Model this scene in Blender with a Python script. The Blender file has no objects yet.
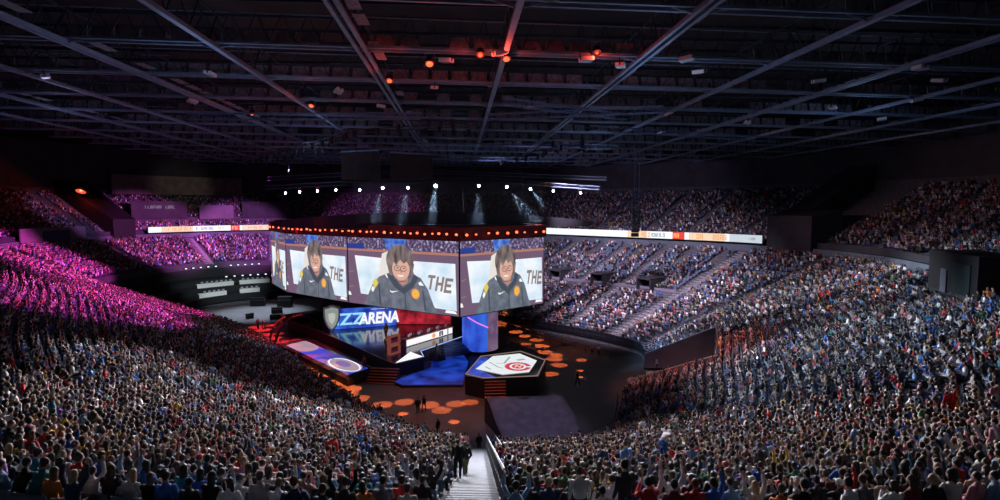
import bpy, math, random
import numpy as np
from mathutils import Vector, Matrix
random.seed(7); rng = np.random.default_rng(11)
SC = bpy.context.scene; COL = SC.collection
PI = math.pi

# ------------------------------------------------------------------ materials
def nodes(name):
    m = bpy.data.materials.new(name); m.use_nodes = True
    nt = m.node_tree; b = nt.nodes['Principled BSDF']; return m, nt, b
def mat(name, col, rough=.6, metal=0, noise=0, scale=6, spec=.4):
    m, nt, b = nodes(name)
    b.inputs['Base Color'].default_value = (*col, 1); b.inputs['Roughness'].default_value = rough
    b.inputs['Metallic'].default_value = metal; b.inputs['Specular IOR Level'].default_value = spec
    if noise:
        tc = nt.nodes.new('ShaderNodeTexCoord'); n = nt.nodes.new('ShaderNodeTexNoise'); n.inputs['Scale'].default_value = scale; n.inputs['Detail'].default_value = 6
        r = nt.nodes.new('ShaderNodeValToRGB')
        r.color_ramp.elements[0].position = .3; r.color_ramp.elements[1].position = .7
        r.color_ramp.elements[0].color = (*[c*(1-noise) for c in col], 1); r.color_ramp.elements[1].color = (*[min(1, c*(1+noise)) for c in col], 1)
        nt.links.new(tc.outputs['Object'], n.inputs['Vector']); nt.links.new(n.outputs['Fac'], r.inputs['Fac']); nt.links.new(r.outputs['Color'], b.inputs['Base Color'])
    return m
def emit(name, col, strength=1.0):
    m, nt, b = nodes(name)
    b.inputs['Base Color'].default_value = (0.01, 0.01, 0.01, 1); b.inputs['Roughness'].default_value = .5
    b.inputs['Emission Color'].default_value = (*col, 1); b.inputs['Emission Strength'].default_value = strength
    return m
def emit_noise(name, c1, c2, scale=1.0, strength=1.0, lo=.35, hi=.65, stretch=(1, 1, 1), c3=None):
    m, nt, b = nodes(name)
    b.inputs['Base Color'].default_value = (0.01, 0.01, 0.01, 1); b.inputs['Emission Strength'].default_value = strength
    tc = nt.nodes.new('ShaderNodeTexCoord'); mp = nt.nodes.new('ShaderNodeMapping'); mp.inputs['Scale'].default_value = stretch
    n = nt.nodes.new('ShaderNodeTexNoise'); n.inputs['Scale'].default_value = scale; n.inputs['Detail'].default_value = 5
    r = nt.nodes.new('ShaderNodeValToRGB'); r.color_ramp.elements[0].position = lo; r.color_ramp.elements[1].position = hi
    r.color_ramp.elements[0].color = (*c1, 1); r.color_ramp.elements[1].color = (*c2, 1)
    if c3: e = r.color_ramp.elements.new((lo+hi)/2); e.color = (*c3, 1)
    nt.links.new(tc.outputs['Object'], mp.inputs['Vector']); nt.links.new(mp.outputs['Vector'], n.inputs['Vector'])
    nt.links.new(n.outputs['Fac'], r.inputs['Fac']); nt.links.new(r.outputs['Color'], b.inputs['Emission Color'])
    return m
def objcol(name, rough=.8, bump=0):
    m, nt, b = nodes(name); o = nt.nodes.new('ShaderNodeObjectInfo'); b.inputs['Roughness'].default_value = rough
    n = nt.nodes.new('ShaderNodeTexNoise'); n.inputs['Scale'].default_value = 14; mx = nt.nodes.new('ShaderNodeMix'); mx.data_type = 'RGBA'; mx.blend_type = 'MULTIPLY'
    mr = nt.nodes.new('ShaderNodeMapRange'); mr.inputs['To Min'].default_value = .8; mr.inputs['To Max'].default_value = 1.15
    tc = nt.nodes.new('ShaderNodeTexCoord'); nt.links.new(tc.outputs['Object'], n.inputs['Vector'])
    nt.links.new(n.outputs['Fac'], mr.inputs['Value']); mx.inputs['Factor'].default_value = 1
    nt.links.new(o.outputs['Color'], mx.inputs['A']); nt.links.new(mr.outputs['Result'], mx.inputs['B']); nt.links.new(mx.outputs['Result'], b.inputs['Base Color'])
    return m
def attrcol(name):
    m, nt, b = nodes(name); a = nt.nodes.new('ShaderNodeAttribute'); a.attribute_name = 'tint'; b.inputs['Roughness'].default_value = .8
    nt.links.new(a.outputs['Color'], b.inputs['Base Color']); return m
M = dict(
    floor=mat('arena_floor_black', (.035, .030, .032), .55, noise=.35, scale=.6),
    grey_floor=mat('bare_grey_floor', (.16, .17, .19), .5, noise=.15, scale=.5),
    concrete=mat('terrace_concrete', (.10, .10, .115), .85, noise=.3, scale=2),
    stair=mat('stair_concrete', (.075, .08, .085), .8, noise=.2, scale=3),
    stair_l=mat('stair_concrete_pale', (.25, .25, .26), .8, noise=.2, scale=3), stair_green_lit=mat('stair_green_light_tint', (.13, .16, .07), .8, noise=.15, scale=3),  # the green one has the greenish light on the near aisle put into its colour
    wall=mat('dark_wall', (.05, .05, .062), .8, noise=.25, scale=.4),
    wall_b=mat('blue_grey_wall', (.13, .16, .20), .8, noise=.2, scale=.5),
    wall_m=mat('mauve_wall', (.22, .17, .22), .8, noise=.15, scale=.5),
    ceiling=mat('ceiling_sheet', (.016, .014, .014), .9, noise=.5, scale=.35),
    steel=mat('painted_steel', (.20, .27, .37), .55, .2, noise=.15, scale=1),
    steel_d=mat('dark_steel', (.030, .042, .065), .6, .2, noise=.3, scale=1.5),
    grate=mat('catwalk_panel', (.24, .22, .25), .8, noise=.35, scale=3),
    truss=mat('truss_blue_light_tint', (.10, .17, .28), .5, .3, noise=.3, scale=2),  # blue light on the trusses is put into the base colour
    black=mat('black_matte', (.012, .012, .015), .7), black_g=mat('black_gloss', (.012, .011, .016), .13, spec=.9),
    drape=mat('black_purple_drape', (.045, .040, .055), .9, noise=.3, scale=1.2),
    rail=mat('grey_rail', (.25, .25, .28), .5, .4), white=mat('white_plastic', (.8, .8, .8), .5),
    cloth=mat('white_table_cloth', (.75, .72, .70), .8), seat=mat('seat_blue_grey', (.13, .18, .26), .6, noise=.1),
    orange_lit_edge=mat('orange_lit_step_edge', (.7, .22, .08), .5),  # orange light along the step edges, put in as colour
    tint=attrcol('crowd_clothes'), ocol=objcol('clothes'), ohair=objcol('hair', .6), oskin=objcol('skin', .6),
)

# ------------------------------------------------------------------ mesh builder
class MB:
    def __init__(s): s.v = []; s.f = []; s.m = []; s.cur = 0
    def add(s, vs, fs, m=None):
        o = len(s.v); s.v += [tuple(p) for p in vs]
        for f in fs: s.f.append(tuple(i+o for i in f)); s.m.append(s.cur if m is None else m)
    def box(s, x0, x1, y0, y1, z0, z1, m=None, M4=None):
        vs = [Vector((x, y, z)) for z in (z0, z1) for y in (y0, y1) for x in (x0, x1)]
        if M4: vs = [M4 @ v for v in vs]
        s.add(vs, [(0, 2, 3, 1), (4, 5, 7, 6), (0, 1, 5, 4), (1, 3, 7, 5), (3, 2, 6, 7), (2, 0, 4, 6)], m)
    def limb(s, a, b, r0, r1, n=6, flat=1.0, m=None, up=None, caps=True):
        a, b = Vector(a), Vector(b); d = (b-a); L = d.length or 1e-6; d /= L
        u = Vector(up) if up else (Vector((1, 0, 0)) if abs(d.x) < .8 else Vector((0, 1, 0)))
        u = (u - d*u.dot(d)).normalized(); w = d.cross(u)
        vs = []
        for c, r in ((a, r0), (b, r1)):
            for k in range(n):
                t = 2*PI*k/n + PI/n; vs.append(c + u*math.cos(t)*r + w*math.sin(t)*r*flat)
        fs = [(k, (k+1) % n, n+(k+1) % n, n+k) for k in range(n)]
        if caps: fs += [tuple(reversed(range(n))), tuple(range(n, 2*n))]
        s.add(vs, fs, m)
    def tube(s, pts, r, n=6, m=None):
        for a, b in zip(pts, pts[1:]): s.limb(a, b, r, r, n, m=m)
    def ball(s, c, rx, ry, rz, n=8, k=5, m=None, z0=-1.0, z1=1.0):
        vs = []; 
        for j in range(k+1):
            ph = math.asin(z0) + (math.asin(z1)-math.asin(z0))*j/k
            for i in range(n):
                t = 2*PI*i/n; vs.append((c[0]+rx*math.cos(ph)*math.cos(t), c[1]+ry*math.cos(ph)*math.sin(t), c[2]+rz*math.sin(ph)))
        fs = [(j*n+i, j*n+(i+1) % n, (j+1)*n+(i+1) % n, (j+1)*n+i) for j in range(k) for i in range(n)]
        fs += [tuple(reversed(range(n))), tuple(range(k*n, k*n+n))]
        s.add(vs, fs, m)
    def prism(s, poly, z0, z1, m=None, mtop=None):
        n = len(poly); A = sum(poly[i][0]*poly[(i+1) % n][1]-poly[(i+1) % n][0]*poly[i][1] for i in range(n))
        if A < 0: poly = poly[::-1]
        vs = [(x, y, z0) for x, y in poly]+[(x, y, z1) for x, y in poly]
        s.add(vs, [(k, (k+1) % n, n+(k+1) % n, n+k) for k in range(n)]+[tuple(reversed(range(n)))], m)
        s.add([(x, y, z1) for x, y in poly], [tuple(range(n))], mtop if mtop is not None else m)
    def obj(s, name, mats, parent=None, smooth=False, loc=None):
        me = bpy.data.meshes.new(name); me.from_pydata(s.v, [], s.f); me.validate()
        if not isinstance(mats, (list, tuple)): mats = [mats]
        for x in mats: me.materials.append(x)
        if len(mats) > 1 and len(me.polygons) == len(s.m): me.polygons.foreach_set('material_index', s.m)
        if smooth: me.polygons.foreach_set('use_smooth', [True]*len(me.polygons))
        o = bpy.data.objects.new(name, me); COL.objects.link(o)
        if parent: o.parent = parent
        if loc: o.location = loc
        return o
def tag(o, label=None, cat=None, group=None, kind=None):
    if label: o['label'] = label
    if cat: o['category'] = cat
    if group: o['group'] = group
    if kind: o['kind'] = kind
    return o
def thing(name, label, cat, loc=(0, 0, 0), rz=0, group=None):
    o = bpy.data.objects.new(name, None); COL.objects.link(o); o.location = loc; o.rotation_euler = (0, 0, rz); o.empty_display_size = .2
    return tag(o, label, cat, group)
def copy_tree(o, parent=None):
    c = o.copy(); COL.objects.link(c); c.parent = parent
    for ch in o.children: copy_tree(ch, c)
    return c

# ------------------------------------------------------------------ camera
F = 555.0; CAMZ = 22.0
yaw = math.atan(40/F); pit = math.atan(43/math.hypot(F, 40))
cam = bpy.data.cameras.new('camera'); co = bpy.data.objects.new('camera', cam); COL.objects.link(co)
cam.lens = F/1000*36; cam.sensor_width = 36; cam.clip_end = 500; cam.clip_start = .1
co.location = (0, 0, CAMZ); co.rotation_euler = (PI/2-pit, 0, -yaw); SC.camera = co
def proj(X, Y, Z):
    Z = Z-CAMZ
    x = X*math.cos(yaw)-Y*math.sin(yaw); w = X*math.sin(yaw)+Y*math.cos(yaw)
    u = Z*math.cos(pit)+w*math.sin(pit); d = w*math.cos(pit)-Z*math.sin(pit)
    return (500+F*x/d, 250-F*u/d, d) if d > .5 else (-9999, -9999, d)

# ------------------------------------------------------------------ bowl
CP = [(26, 76, 1, -.02), (24.5, 84, .93, .37), (17, 93, .80, .6), (7, 103, .77, .64), (-10, 121, .74, .67), (-22, 131, .55, .83), (-35, 136, .1, .99), (-47, 134, -.45, .9), (-54.5, 126, -.88, .48), (-54, 116, -.97, -.1), (-46, 107, -.86, -.5), (-30, 87, -.78, -.63), (-15, 64.5, -.74, -.67), (-5, 51, -.5, -.86), (2, 46.8, -.04, -1), (12.3, 47.4, .5, -.87), (17.8, 59.5, .88, -.47)]
NC = len(CP)
def B(s):
    i = int(math.floor(s)); t = s-i; q = [CP[(i+k-1) % NC] for k in range(4)]
    v = [.5*((2*q[1][j])+(q[2][j]-q[0][j])*t+(2*q[0][j]-5*q[1][j]+4*q[2][j]-q[3][j])*t*t+(3*q[1][j]-3*q[2][j]+q[3][j]-q[0][j])*t**3) for j in range(4)]
    n = math.hypot(v[2], v[3]); return v[0], v[1], v[2]/n, v[3]/n
def P(s, d):
    x, y, nx, ny = B(s); return x+nx*d, y+ny*d
SS = [k*NC/340 for k in range(341)]
ROWS = 38; NROWS = 48; RD = .85; RZ = .33; Z0 = 1.2
def nrows(s): return NROWS if 12.0 < s % NC < 15.9 else ROWS
def rd(r): return .8+RD*r
def rz_(r): return Z0+RZ*r
UROWS = 25; URD = .85; URZ = .40; UD0 = 35.2; UZ0 = 15.6
def gap_lower(s, d):          # places without seats: the production corner and the vomitory
    s %= NC
    if 6.0 < s < 10.3 and d < 17.5 - (max(0, s-9.6)*22): return True
    if 16.15 < s < 16.8 and d < 9.9: return True
    if 1.25 < s < 4.6 and (14.2 < d < 15.8 or (d > 26 and (s*3.1) % 1 < .35)): return True
    for gs in (1.62, 2.28, 2.95):
        if abs(s-gs) < .10 and 15 < d < 20.5: return True
    return False
AISL = [(13.98, 1.9), (1.2, 2.6), (.38, 2.0), (16.62, 1.8), (15.35, 1.2), (1.95, 1.5), (2.6, 1.5), (3.3, 1.3), (4.0, 1.3), (5.0, 1.3), (6.0, 1.3), (6.75, 2.2), (7.45, 2.4), (8.15, 1.2), (9.08, 1.8), (10.25, 1.2), (11.4, 1.2), (12.55, 1.2)]
UAISL = [(16.3, 1.2), (16.75, 1.3), (.15, 1.3), (1.35, 1.2), (1.9, 1.2), (2.5, 1.2), (3.2, 1.2), (4, 1.2), (5, 1.2), (6, 1.2), (6.9, 1.2), (7.5, 1.2), (8.15, 2.0), (8.6, 1.2), (9.2, 1.2)]
def near_aisle(s, x, y, d, lst):
    for a, w in lst:
        if abs((s-a+NC/2) % NC-NC/2) > .35: continue
        bx, by, nx, ny = B(a); 
        q = abs((x-bx)*ny-(y-by)*nx)
        if q < w/2+.2: return True
    return False

def terrace(name, rows, d0, dr, z0, dz, smask, front_z, back_z, mats, back_d=0):
    mb = MB(); ss = smask
    prof = [(d0-.75, front_z)]
    for r in range(rows):
        d = d0+dr*r-.45; z = z0+dz*r
        prof += [(d, z), (d+dr, z)]
    prof += [(d0+dr*rows-.45, back_z)]
    vs = []; n = len(prof)
    for s in ss:
        for d, z in prof:
            x, y = P(s, d); vs.append((x, y, z))
    fs = []
    for i in range(len(ss)-1):
        for j in range(n-1): fs.append((i*n+j, (i+1)*n+j, (i+1)*n+j+1, i*n+j+1))
    mb.add(vs, fs); return mb.obj(name, mats)
# lower bowl terraces: the full ring above row 20, lower rows only where they exist
def srange(a, b, n): return [a+(b-a)*k/n for k in range(n+1)]
tag(terrace('floor_lower_terrace', ROWS, .8, RD, Z0, RZ, srange(10.3, 12.0, 40), 0, 13.9, M['concrete']), kind='structure')
tag(terrace('floor_lower_terrace_near', NROWS, .8, RD, Z0, RZ, srange(12.0, 15.9, 90), 0, 15, M['concrete']), kind='structure')
tag(terrace('floor_lower_terrace_far', ROWS, .8, RD, Z0, RZ, srange(0, 6.0, 120), 0, 13.9, M['concrete']), kind='structure')
tag(terrace('floor_lower_terrace_end', ROWS-11, .8+11*RD, RD, Z0+11*RZ, RZ, srange(15.9, 17.0, 24), 0, 13.9, M['concrete']), kind='structure')
for nm, sa, sb in (('floor_lower_terrace_end_near', 15.9, 16.14), ('floor_lower_terrace_end_far', 16.81, 17.0)): tag(terrace(nm, 12, .8, RD, Z0, RZ, srange(sa, sb, 6), 0, 4.8, M['concrete']), kind='structure')
tag(terrace('floor_lower_terrace_corner', ROWS-20, .8+20*RD, RD, Z0+20*RZ, RZ, srange(6.0, 10.3, 80), 0, 13.9, M['wall']), kind='structure')
tag(terrace('floor_upper_terrace', UROWS, UD0+.8, URD, UZ0, URZ, srange(-1.0, 9.6, 200), 15.0, 27, M['concrete']), kind='structure')

def ring_wall(name, s0, s1, d, z0, z1, m, n=80, th=.3, kind='structure', d2=None):
    mb = MB(); ss = srange(s0, s1, n); vs = []; d2 = d if d2 is None else d2
    for s in ss:
        vs += [(*P(s, d), z0), (*P(s, d2), z1), (*P(s, d2+th), z1), (*P(s, d+th), z0)]
    fs = []
    for i in range(n):
        for j in range(4): fs.append((i*4+j, i*4+(j+1) % 4, i*4+4+(j+1) % 4, i*4+4+j))
    fs += [(3, 2, 1, 0), (n*4, n*4+1, n*4+2, n*4+3)]
    mb.add(vs, fs); o = mb.obj(name, m)
    if kind: tag(o, kind=kind)
    return o
ring_wall('wall_concourse', -1.0, 9.6, 34.0, 13.2, 15.0, M['wall_b'], 200)
ring_wall('wall_upper_back', -1.0, 9.6, 57.3, 25.0, 40, M['wall'], 200)
ring_wall('wall_upper_parapet', -1.0, 9.6, 34.8, 15.0, 16.0, M['wall'], 200, .15)
ring_wall('wall_behind_stand', 10.3, 11.9, 33.6, 12, 15.2, M['wall'], 60)
# floor
mb = MB(); vs = [(*P(s, .2), 0) for s in SS[:-1]]; mb.add(vs, [tuple(range(len(vs)))])
tag(mb.obj('floor', M['floor']), kind='structure')
mb = MB(); mb.prism([(-58, 112), (-44, 108), (-33, 104), (-30, 118), (-33, 136), (-47, 134), (-54, 127)], 0, .02)
tag(mb.obj('floor_bare_concrete', M['grey_floor']), kind='structure')
mb = MB(); mb.box(-190, 130, -30, 260, -.6, -.3)
tag(mb.obj('floor_foundation', M['concrete']), kind='structure')

# ------------------------------------------------------------------ ceiling + beams
def zr(x): return 34-.013*x
mb = MB(); mb.box(-150, 130, -14, 230, 0, .3); c = mb.obj('ceiling', M['ceiling']); c.location = (0, 0, 39); tag(c, kind='structure')
mb = MB()
for k in range(60): y = -12+k*4; mb.box(-150, 130, y, y+.12, 38.75, 39)
tag(mb.obj('ceiling_purlins', M['steel_d']), kind='structure')
XB = [3.5+10.85*k for k in range(-6, 7)]
YB = [11.5+10.85*k for k in range(0, 15)]
for i, y in enumerate(YB):
    mb = MB()
    for k in range(-60, 60):
        pass
    a, b = -75, 80
    for (dy, dz, w) in ((-.45, 0, .13), (.45, 0, .13), (0, 2.3, .05)):
        mb.limb((a, y+dy, zr(a)+dz), (b, y+dy, zr(b)+dz), w*1.1, w*1.1, 4, m=0)
    x = a; k = 0
    while x < b-1.9:      # catwalk panels along the upper side, with gaps
        if rng.random() < .86:
            z = zr(x)
            mb.add([(x+.15, y+.55, z+.25), (x+1.7, y+.55, z+.25), (x+1.7, y+.75, z+1.25), (x+.15, y+.75, z+1.25), (x+.15, y+.61, z+.25), (x+1.7, y+.61, z+.25), (x+1.7, y+.81, z+1.25), (x+.15, y+.81, z+1.25)],
                   [(0, 1, 2, 3), (7, 6, 5, 4), (0, 4, 5, 1), (2, 6, 7, 3), (1, 5, 6, 2), (3, 7, 4, 0)], 1)
        mb.limb((x, y-.45, zr(x)), (x+.95, y, zr(x)+2.3), .045, .045, 4, m=2)
        mb.limb((x+.95, y, zr(x)+2.3), (x+1.9, y+.45, zr(x+1.9)), .045, .045, 4, m=2)
        x += 1.9
    tag(mb.obj('ceiling_beam_cross', [M['steel'], M['grate'], M['steel_d']]), kind='structure')
for i, x in enumerate(XB):
    mb = MB(); z = zr(x); y0, y1 = 4, 168; tw = i % 2
    if tw:
        mb.box(x-.42, x-.16, y0, y1, z-.35, z-.1, 0); mb.box(x+.16, x+.42, y0, y1, z-.35, z-.1, 0)
    else: mb.box(x-.2, x+.2, y0, y1, z-.4, z-.1, 0)
    mb.box(x-.05, x+.05, y0, y1, z+2.2, z+2.3, 1)
    y = y0
    while y < y1-3:
        mb.limb((x, y, z-.1), (x, y+1.5, z+2.2), .06, .06, 4, m=1); mb.limb((x, y+1.5, z+2.2), (x, y+3, z-.1), .06, .06, 4, m=1)
        if tw and rng.random() < .5: mb.box(x+.5, x+1.3, y+.2, y+2.4, z+.25, z+.32, 2)
        y += 3
    for yb in YB:          # haunch brackets where the beams cross
        for sx in (-1, 1):
            mb.limb((x+sx*.3, yb, z-.3), (x+sx*1.7, yb-.05, z+.02-.013*sx), .09, .05, 4, m=0)
    tag(mb.obj('ceiling_beam_long', [M['steel'], M['steel_d'], M['grate']]), kind='structure')
# fine pipework and bracing under the roof
mb = MB()
for k in range(90):
    y = 52+rng.random()*95; x = -60+rng.random()*120; z = 34.2+rng.random()*3.6; L = 4+rng.random()*14
    if k % 2: mb.limb((x, y, z), (x+L, y, z), .05, .05, 4)
    else: mb.limb((x, y, z), (x+rng.normal()*4, y+rng.normal()*4, z+rng.normal()*.6), .045, .045, 4)
tag(mb.obj('ceiling_pipework', M['truss']), kind='structure')

# ------------------------------------------------------------------ radial walls and upper details
def radial_block(name, sa, sb, d0, d1, za, zb0, zb1, m):
    mb = MB(); a0, a1, b0, b1 = P(sa, d0), P(sa, d1), P(sb, d0), P(sb, d1)
    vs = [(*a0, za), (*b0, za), (*b1, za), (*a1, za), (*a0, zb0), (*b0, zb0), (*b1, zb1), (*a1, zb1)]
    mb.add(vs, [(0, 1, 2, 3), (4, 7, 6, 5), (0, 4, 5, 1), (1, 5, 6, 2), (2, 6, 7, 3), (3, 7, 4, 0)])
    return tag(mb.obj(name, m), kind='structure')
radial_block('wall_booth_right', .60, 1.02, 33.5, 40, 14.2, 20.5, 21.5, M['wall'])
radial_block('wall_booth_right_rear', .85, 1.05, 40, 57, 14.2, 21.5, 30, M['wall'])
radial_block('wall_booth_left', 7.84, 8.02, 33.5, 57, 14.2, 19, 29, M['black'])
mb = MB()
for (sa, sb, z0, z1, mi) in ((7.15, 7.38, 24.0, 28.5, 0), (6.85, 7.05, 18.6, 22.2, 1), (7.45, 7.75, 19.5, 24.0, 2), (6.3, 6.7, 19.8, 23.5, 2)):
    pass
def curved_panel(name, sa, sb, d, z0, z1, m, lab=None, cat=None, th=.25, n=6):
    mb = MB(); vs = []
    for k in range(n+1):
        s = sa+(sb-sa)*k/n; vs += [(*P(s, d), z0), (*P(s, d), z1), (*P(s, d+th), z1), (*P(s, d+th), z0)]
    fs = [(0, 3, 2, 1), (n*4, n*4+1, n*4+2, n*4+3)]
    for i in range(n):
        for j in range(4): fs.append((i*4+j, i*4+(j+1) % 4, i*4+4+(j+1) % 4, i*4+4+j))
    mb.add(vs, fs); return mb.obj(name, m)
# boxes with closed fronts above the far left balcony
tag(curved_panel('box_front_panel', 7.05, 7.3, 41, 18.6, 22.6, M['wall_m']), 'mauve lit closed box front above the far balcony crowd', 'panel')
tag(curved_panel('box_front_panel', 7.38, 7.75, 41.5, 18.8, 23.6, M['wall']), 'dark box front with small white lettering beside the mauve one', 'panel')
tag(curved_panel('box_front_panel', 6.6, 6.98, 41.5, 18.8, 23.6, M['wall']), 'dark box front behind the far edge of the hanging screens', 'panel')
tag(curved_panel('wall_gallery', 6.95, 7.75, 52, 25.6, 31, mat('gallery_wall', (.20, .17, .16), .8, noise=.3, scale=.6)), kind='structure')
# blue entrance portal in the far corner
tag(curved_panel('wall_portal_corner', 8.25, 8.8, 33.5, 14.0, 17.6, M['wall_m']), kind='structure')
tag(curved_panel('wall_portal_recess', 8.38, 8.6, 33.3, 14.0, 16.9, mat('deep_blue_recess', (.03, .04, .12), .7)), kind='structure')
# dark portal at the upper edge of the right stand
def oriented(s, d): 
    x, y, nx, ny = B(s); return x+nx*d, y+ny*d, math.atan2(ny, nx)
x, y, a = oriented(16.27, 34.0)
mb = MB(); mb.box(-2.2, 2.2, -5, 5, 0, 4.2, 0); mb.box(-2.3, -2.2, -3.8, -.4, 0, 3.2, 1); mb.box(-2.32, -2.28, .8, 2.0, 0, 2.4, 2)
o = mb.obj('wall_portal_right', [M['black'], mat('green_lit_doorway', (.02, .05, .05), .7), M['wall_b']]); o.location = (x, y, 13.2); o.rotation_euler = (0, 0, a); tag(o, kind='structure')  # green light in the doorway is put into the panel colour

# text helper (flat lettering with a little thickness, converted to mesh)
def text_mesh(body, size, name, m, parent=None, loc=(0, 0, 0), rot=(0, 0, 0), ext=.01, shear=0, sx=1, align='CENTER', bold=0):
    c = bpy.data.curves.new(name, 'FONT'); c.body = body; c.size = size; c.extrude = ext; c.align_x = align; c.align_y = 'CENTER'; c.shear = shear; c.offset = bold
    t = bpy.data.objects.new('tmp', c); COL.objects.link(t); bpy.context.view_layer.update()
    me = bpy.data.meshes.new_from_object(t.evaluated_get(bpy.context.evaluated_depsgraph_get())); bpy.data.objects.remove(t)
    me.name = name; me.materials.clear(); me.materials.append(m)
    o = bpy.data.objects.new(name, me); COL.objects.link(o); o.location = loc; o.rotation_euler = rot; o.scale = (sx, 1, 1)
    if parent: o.parent = parent
    return o

# unreadable lettering: letter-like strokes, as blurred as in the photograph
def glyphs(n, size, name, m, parent=None, loc=(0, 0, 0), rot=(0, 0, 0), seed=1, shear=0):
    R = random.Random(seed); mb = MB(); w = size*.62; H = size; t = size*.17; x = -n*w*1.25/2
    def bar(x0, x1, z0, z1): mb.add([(x0+shear*z0, z0, -.01), (x1+shear*z0, z0, -.01), (x1+shear*z1, z1, -.01), (x0+shear*z1, z1, -.01), (x0+shear*z0, z0, .01), (x1+shear*z0, z0, .01), (x1+shear*z1, z1, .01), (x0+shear*z1, z1, .01)], [(3, 2, 1, 0), (4, 5, 6, 7), (0, 1, 5, 4), (2, 3, 7, 6), (1, 2, 6, 5), (3, 0, 4, 7)])
    for i in range(n):
        if i and R.random() < .08: x += w*1.25; continue
        bar(x, x+t, -H/2, H/2)
        if R.random() < .6: bar(x+w-t, x+w, -H/2, H/2)
        for zz in (-H/2, -t/2, H/2-t):
            if R.random() < .6: bar(x+t, x+w-(t if R.random() < .5 else 0), zz, zz+t*.9)
        x += w*1.25
    o = mb.obj(name, m, parent); o.location = loc; o.rotation_euler = rot; return o

# ------------------------------------------------------------------ LED ribbon boards
E_white = emit('led_white', (.86, .90, .96), 1.15); E_orange = emit('led_orange', (.95, .42, .16), .95); E_cream = emit('led_cream', (.95, .70, .48), 1.0)
E_red = emit('led_red', (.85, .05, .03), .95); E_yel = emit('led_amber', (1.0, .55, .10), 1.1); E_grey = emit('led_grey', (.30, .33, .42), .8)
def ribbon(sa, sb, label, segs, texts, z0=15.45, z1=16.9):
    root = thing('led_ribbon_board', label, 'led board')
    mb = MB(); n = 60; vs = []
    L = [sa+(sb-sa)*k/n for k in range(n+1)]
    for s in L: vs += [(*P(s, 32.3), z0), (*P(s, 32.3), z1), (*P(s, 32.7), z1), (*P(s, 32.7), z0)]
    for i in range(n):
        u = (i+.5)/n; mi = 0
        for a, b, k in segs:
            if a <= u < b: mi = k
        for j in range(4):
            mb.add([vs[i*4+j], vs[i*4+(j+1) % 4], vs[i*4+4+(j+1) % 4], vs[i*4+4+j]], [(0, 1, 2, 3)], mi if j == 0 else 4)
    mb.obj('display', [E_white, E_cream, E_red, emit('led_pale_grey', (.62, .70, .76), .95), M['black']], root)
    for i in range(0, n, 5):
        s = L[i]; a = P(s, 32.7); b = P(s, 34.9); mb = MB(); mb.limb((*a, z0+.5), (*b, z0+.5), .08, .08, 4); mb.obj('bracket', M['black'], root)
    for (u, body, size, m, sx) in texts:
        s = sa+(sb-sa)*u; x, y, nx, ny = B(s); a = math.atan2(ny, nx)
        glyphs(body, size, 'lettering', m, root, (x+nx*32.2, y+ny*32.2, (z0+z1)/2), (PI/2, 0, a-PI/2), int(u*1000))
    return root
ribbon(3.75, 1.02, 'long white ribbon board with orange lettering, right of the hanging screens',
       [(.42, .535, 1), (.66, .71, 2), (.73, .80, 1), (.805, .87, 1), (.88, 1.0, 3)],
       [(.478, 9, .95, E_orange, 1), (.59, 7, .8, E_grey, 1), (.685, 2, .9, E_yel, 1), (.765, 6, 1.0, E_orange, 1), (.838, 6, 1.0, E_orange, 1), (.97, 5, .5, E_grey, 1)])
ribbon(7.76, 6.55, 'shorter white light-up ribbon board with orange lettering over the purple lit far stand',
       [(.09, .28, 1), (.53, .60, 2), (.62, .9, 1)],
       [(.19, 10, .9, E_orange, 1), (.36, 7, .8, E_grey, 1), (.47, 3, .7, E_orange, 1), (.565, 2, .9, E_yel, 1), (.76, 12, .9, E_orange, 1)])
# lettering on the dark box front
x, y, nx, ny = B(7.56); glyphs(12, .8, 'box_lettering', emit('faint_sign_white', (.5, .5, .6), .35), None, (x+nx*41.2, y+ny*41.2, 22.0), (PI/2, 0, math.atan2(ny, nx)-PI/2), 5)
tag(bpy.data.objects['box_lettering'], 'faint pale lettering on the dark box front above the far ribbon board', 'sign')

# ------------------------------------------------------------------ hanging screens
cube = thing('hanging_screen_cube', 'huge many-sided hanging video screen over the stage showing a smiling player', 'video screen', (-9, 92, 7.6))
VP_ = [(-35.5, 107), (-29.3, 95.6), (-16.8, 84.2), (-.1, 71.8), (12.4, 81.4), (2, 104), (-22, 118)]
CL = Vector((-9, 92, 7.6)); HB = 10.1
C_art = {
 'frame': emit('pic_mauve', (.165, .105, .17), 1), 'crowd': emit_noise('pic_crowd', (.05, .035, .08), (.62, .55, .72), 2.6, 1, .42, .68, c3=(.15, .11, .22)),
 'blue': emit_noise('pic_blue', (.03, .08, .45), (.15, .35, .85), 1.2), 'strip': emit('pic_wood', (.45, .20, .14), 1),
 'panel': emit_noise('pic_panel', (.55, .74, .90), (.90, .96, 1.0), .35, 1.0, .3, .6), 'chair': emit('pic_chair', (.80, .76, .72), 1),
 'hood': emit_noise('pic_hoodie', (.095, .12, .155), (.175, .20, .25), .9), 'hood2': emit('pic_hoodie_fold', (.06, .075, .10), 1), 'hair': emit_noise('pic_hair', (.075, .055, .055), (.27, .22, .21), 1.6, 1, .35, .65, (1, 1, .35)),
 'skin': emit('pic_skin', (.72, .42, .33), 1), 'skin2': emit('pic_skin_shade', (.50, .25, .20), 1), 'dark': emit('pic_dark', (.05, .03, .04), 1), 'wh': emit('pic_white', (.95, .95, .92), 1),
 'orange': emit('pic_orange', (.95, .38, .06), 1), 'yel': emit('pic_yellow', (.80, .62, .12), 1), 'txt': emit('pic_brown', (.26, .20, .19), 1), 'navy': emit('pic_navy', (.02, .05, .28), 1)}
KEYS = list(C_art)
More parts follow.
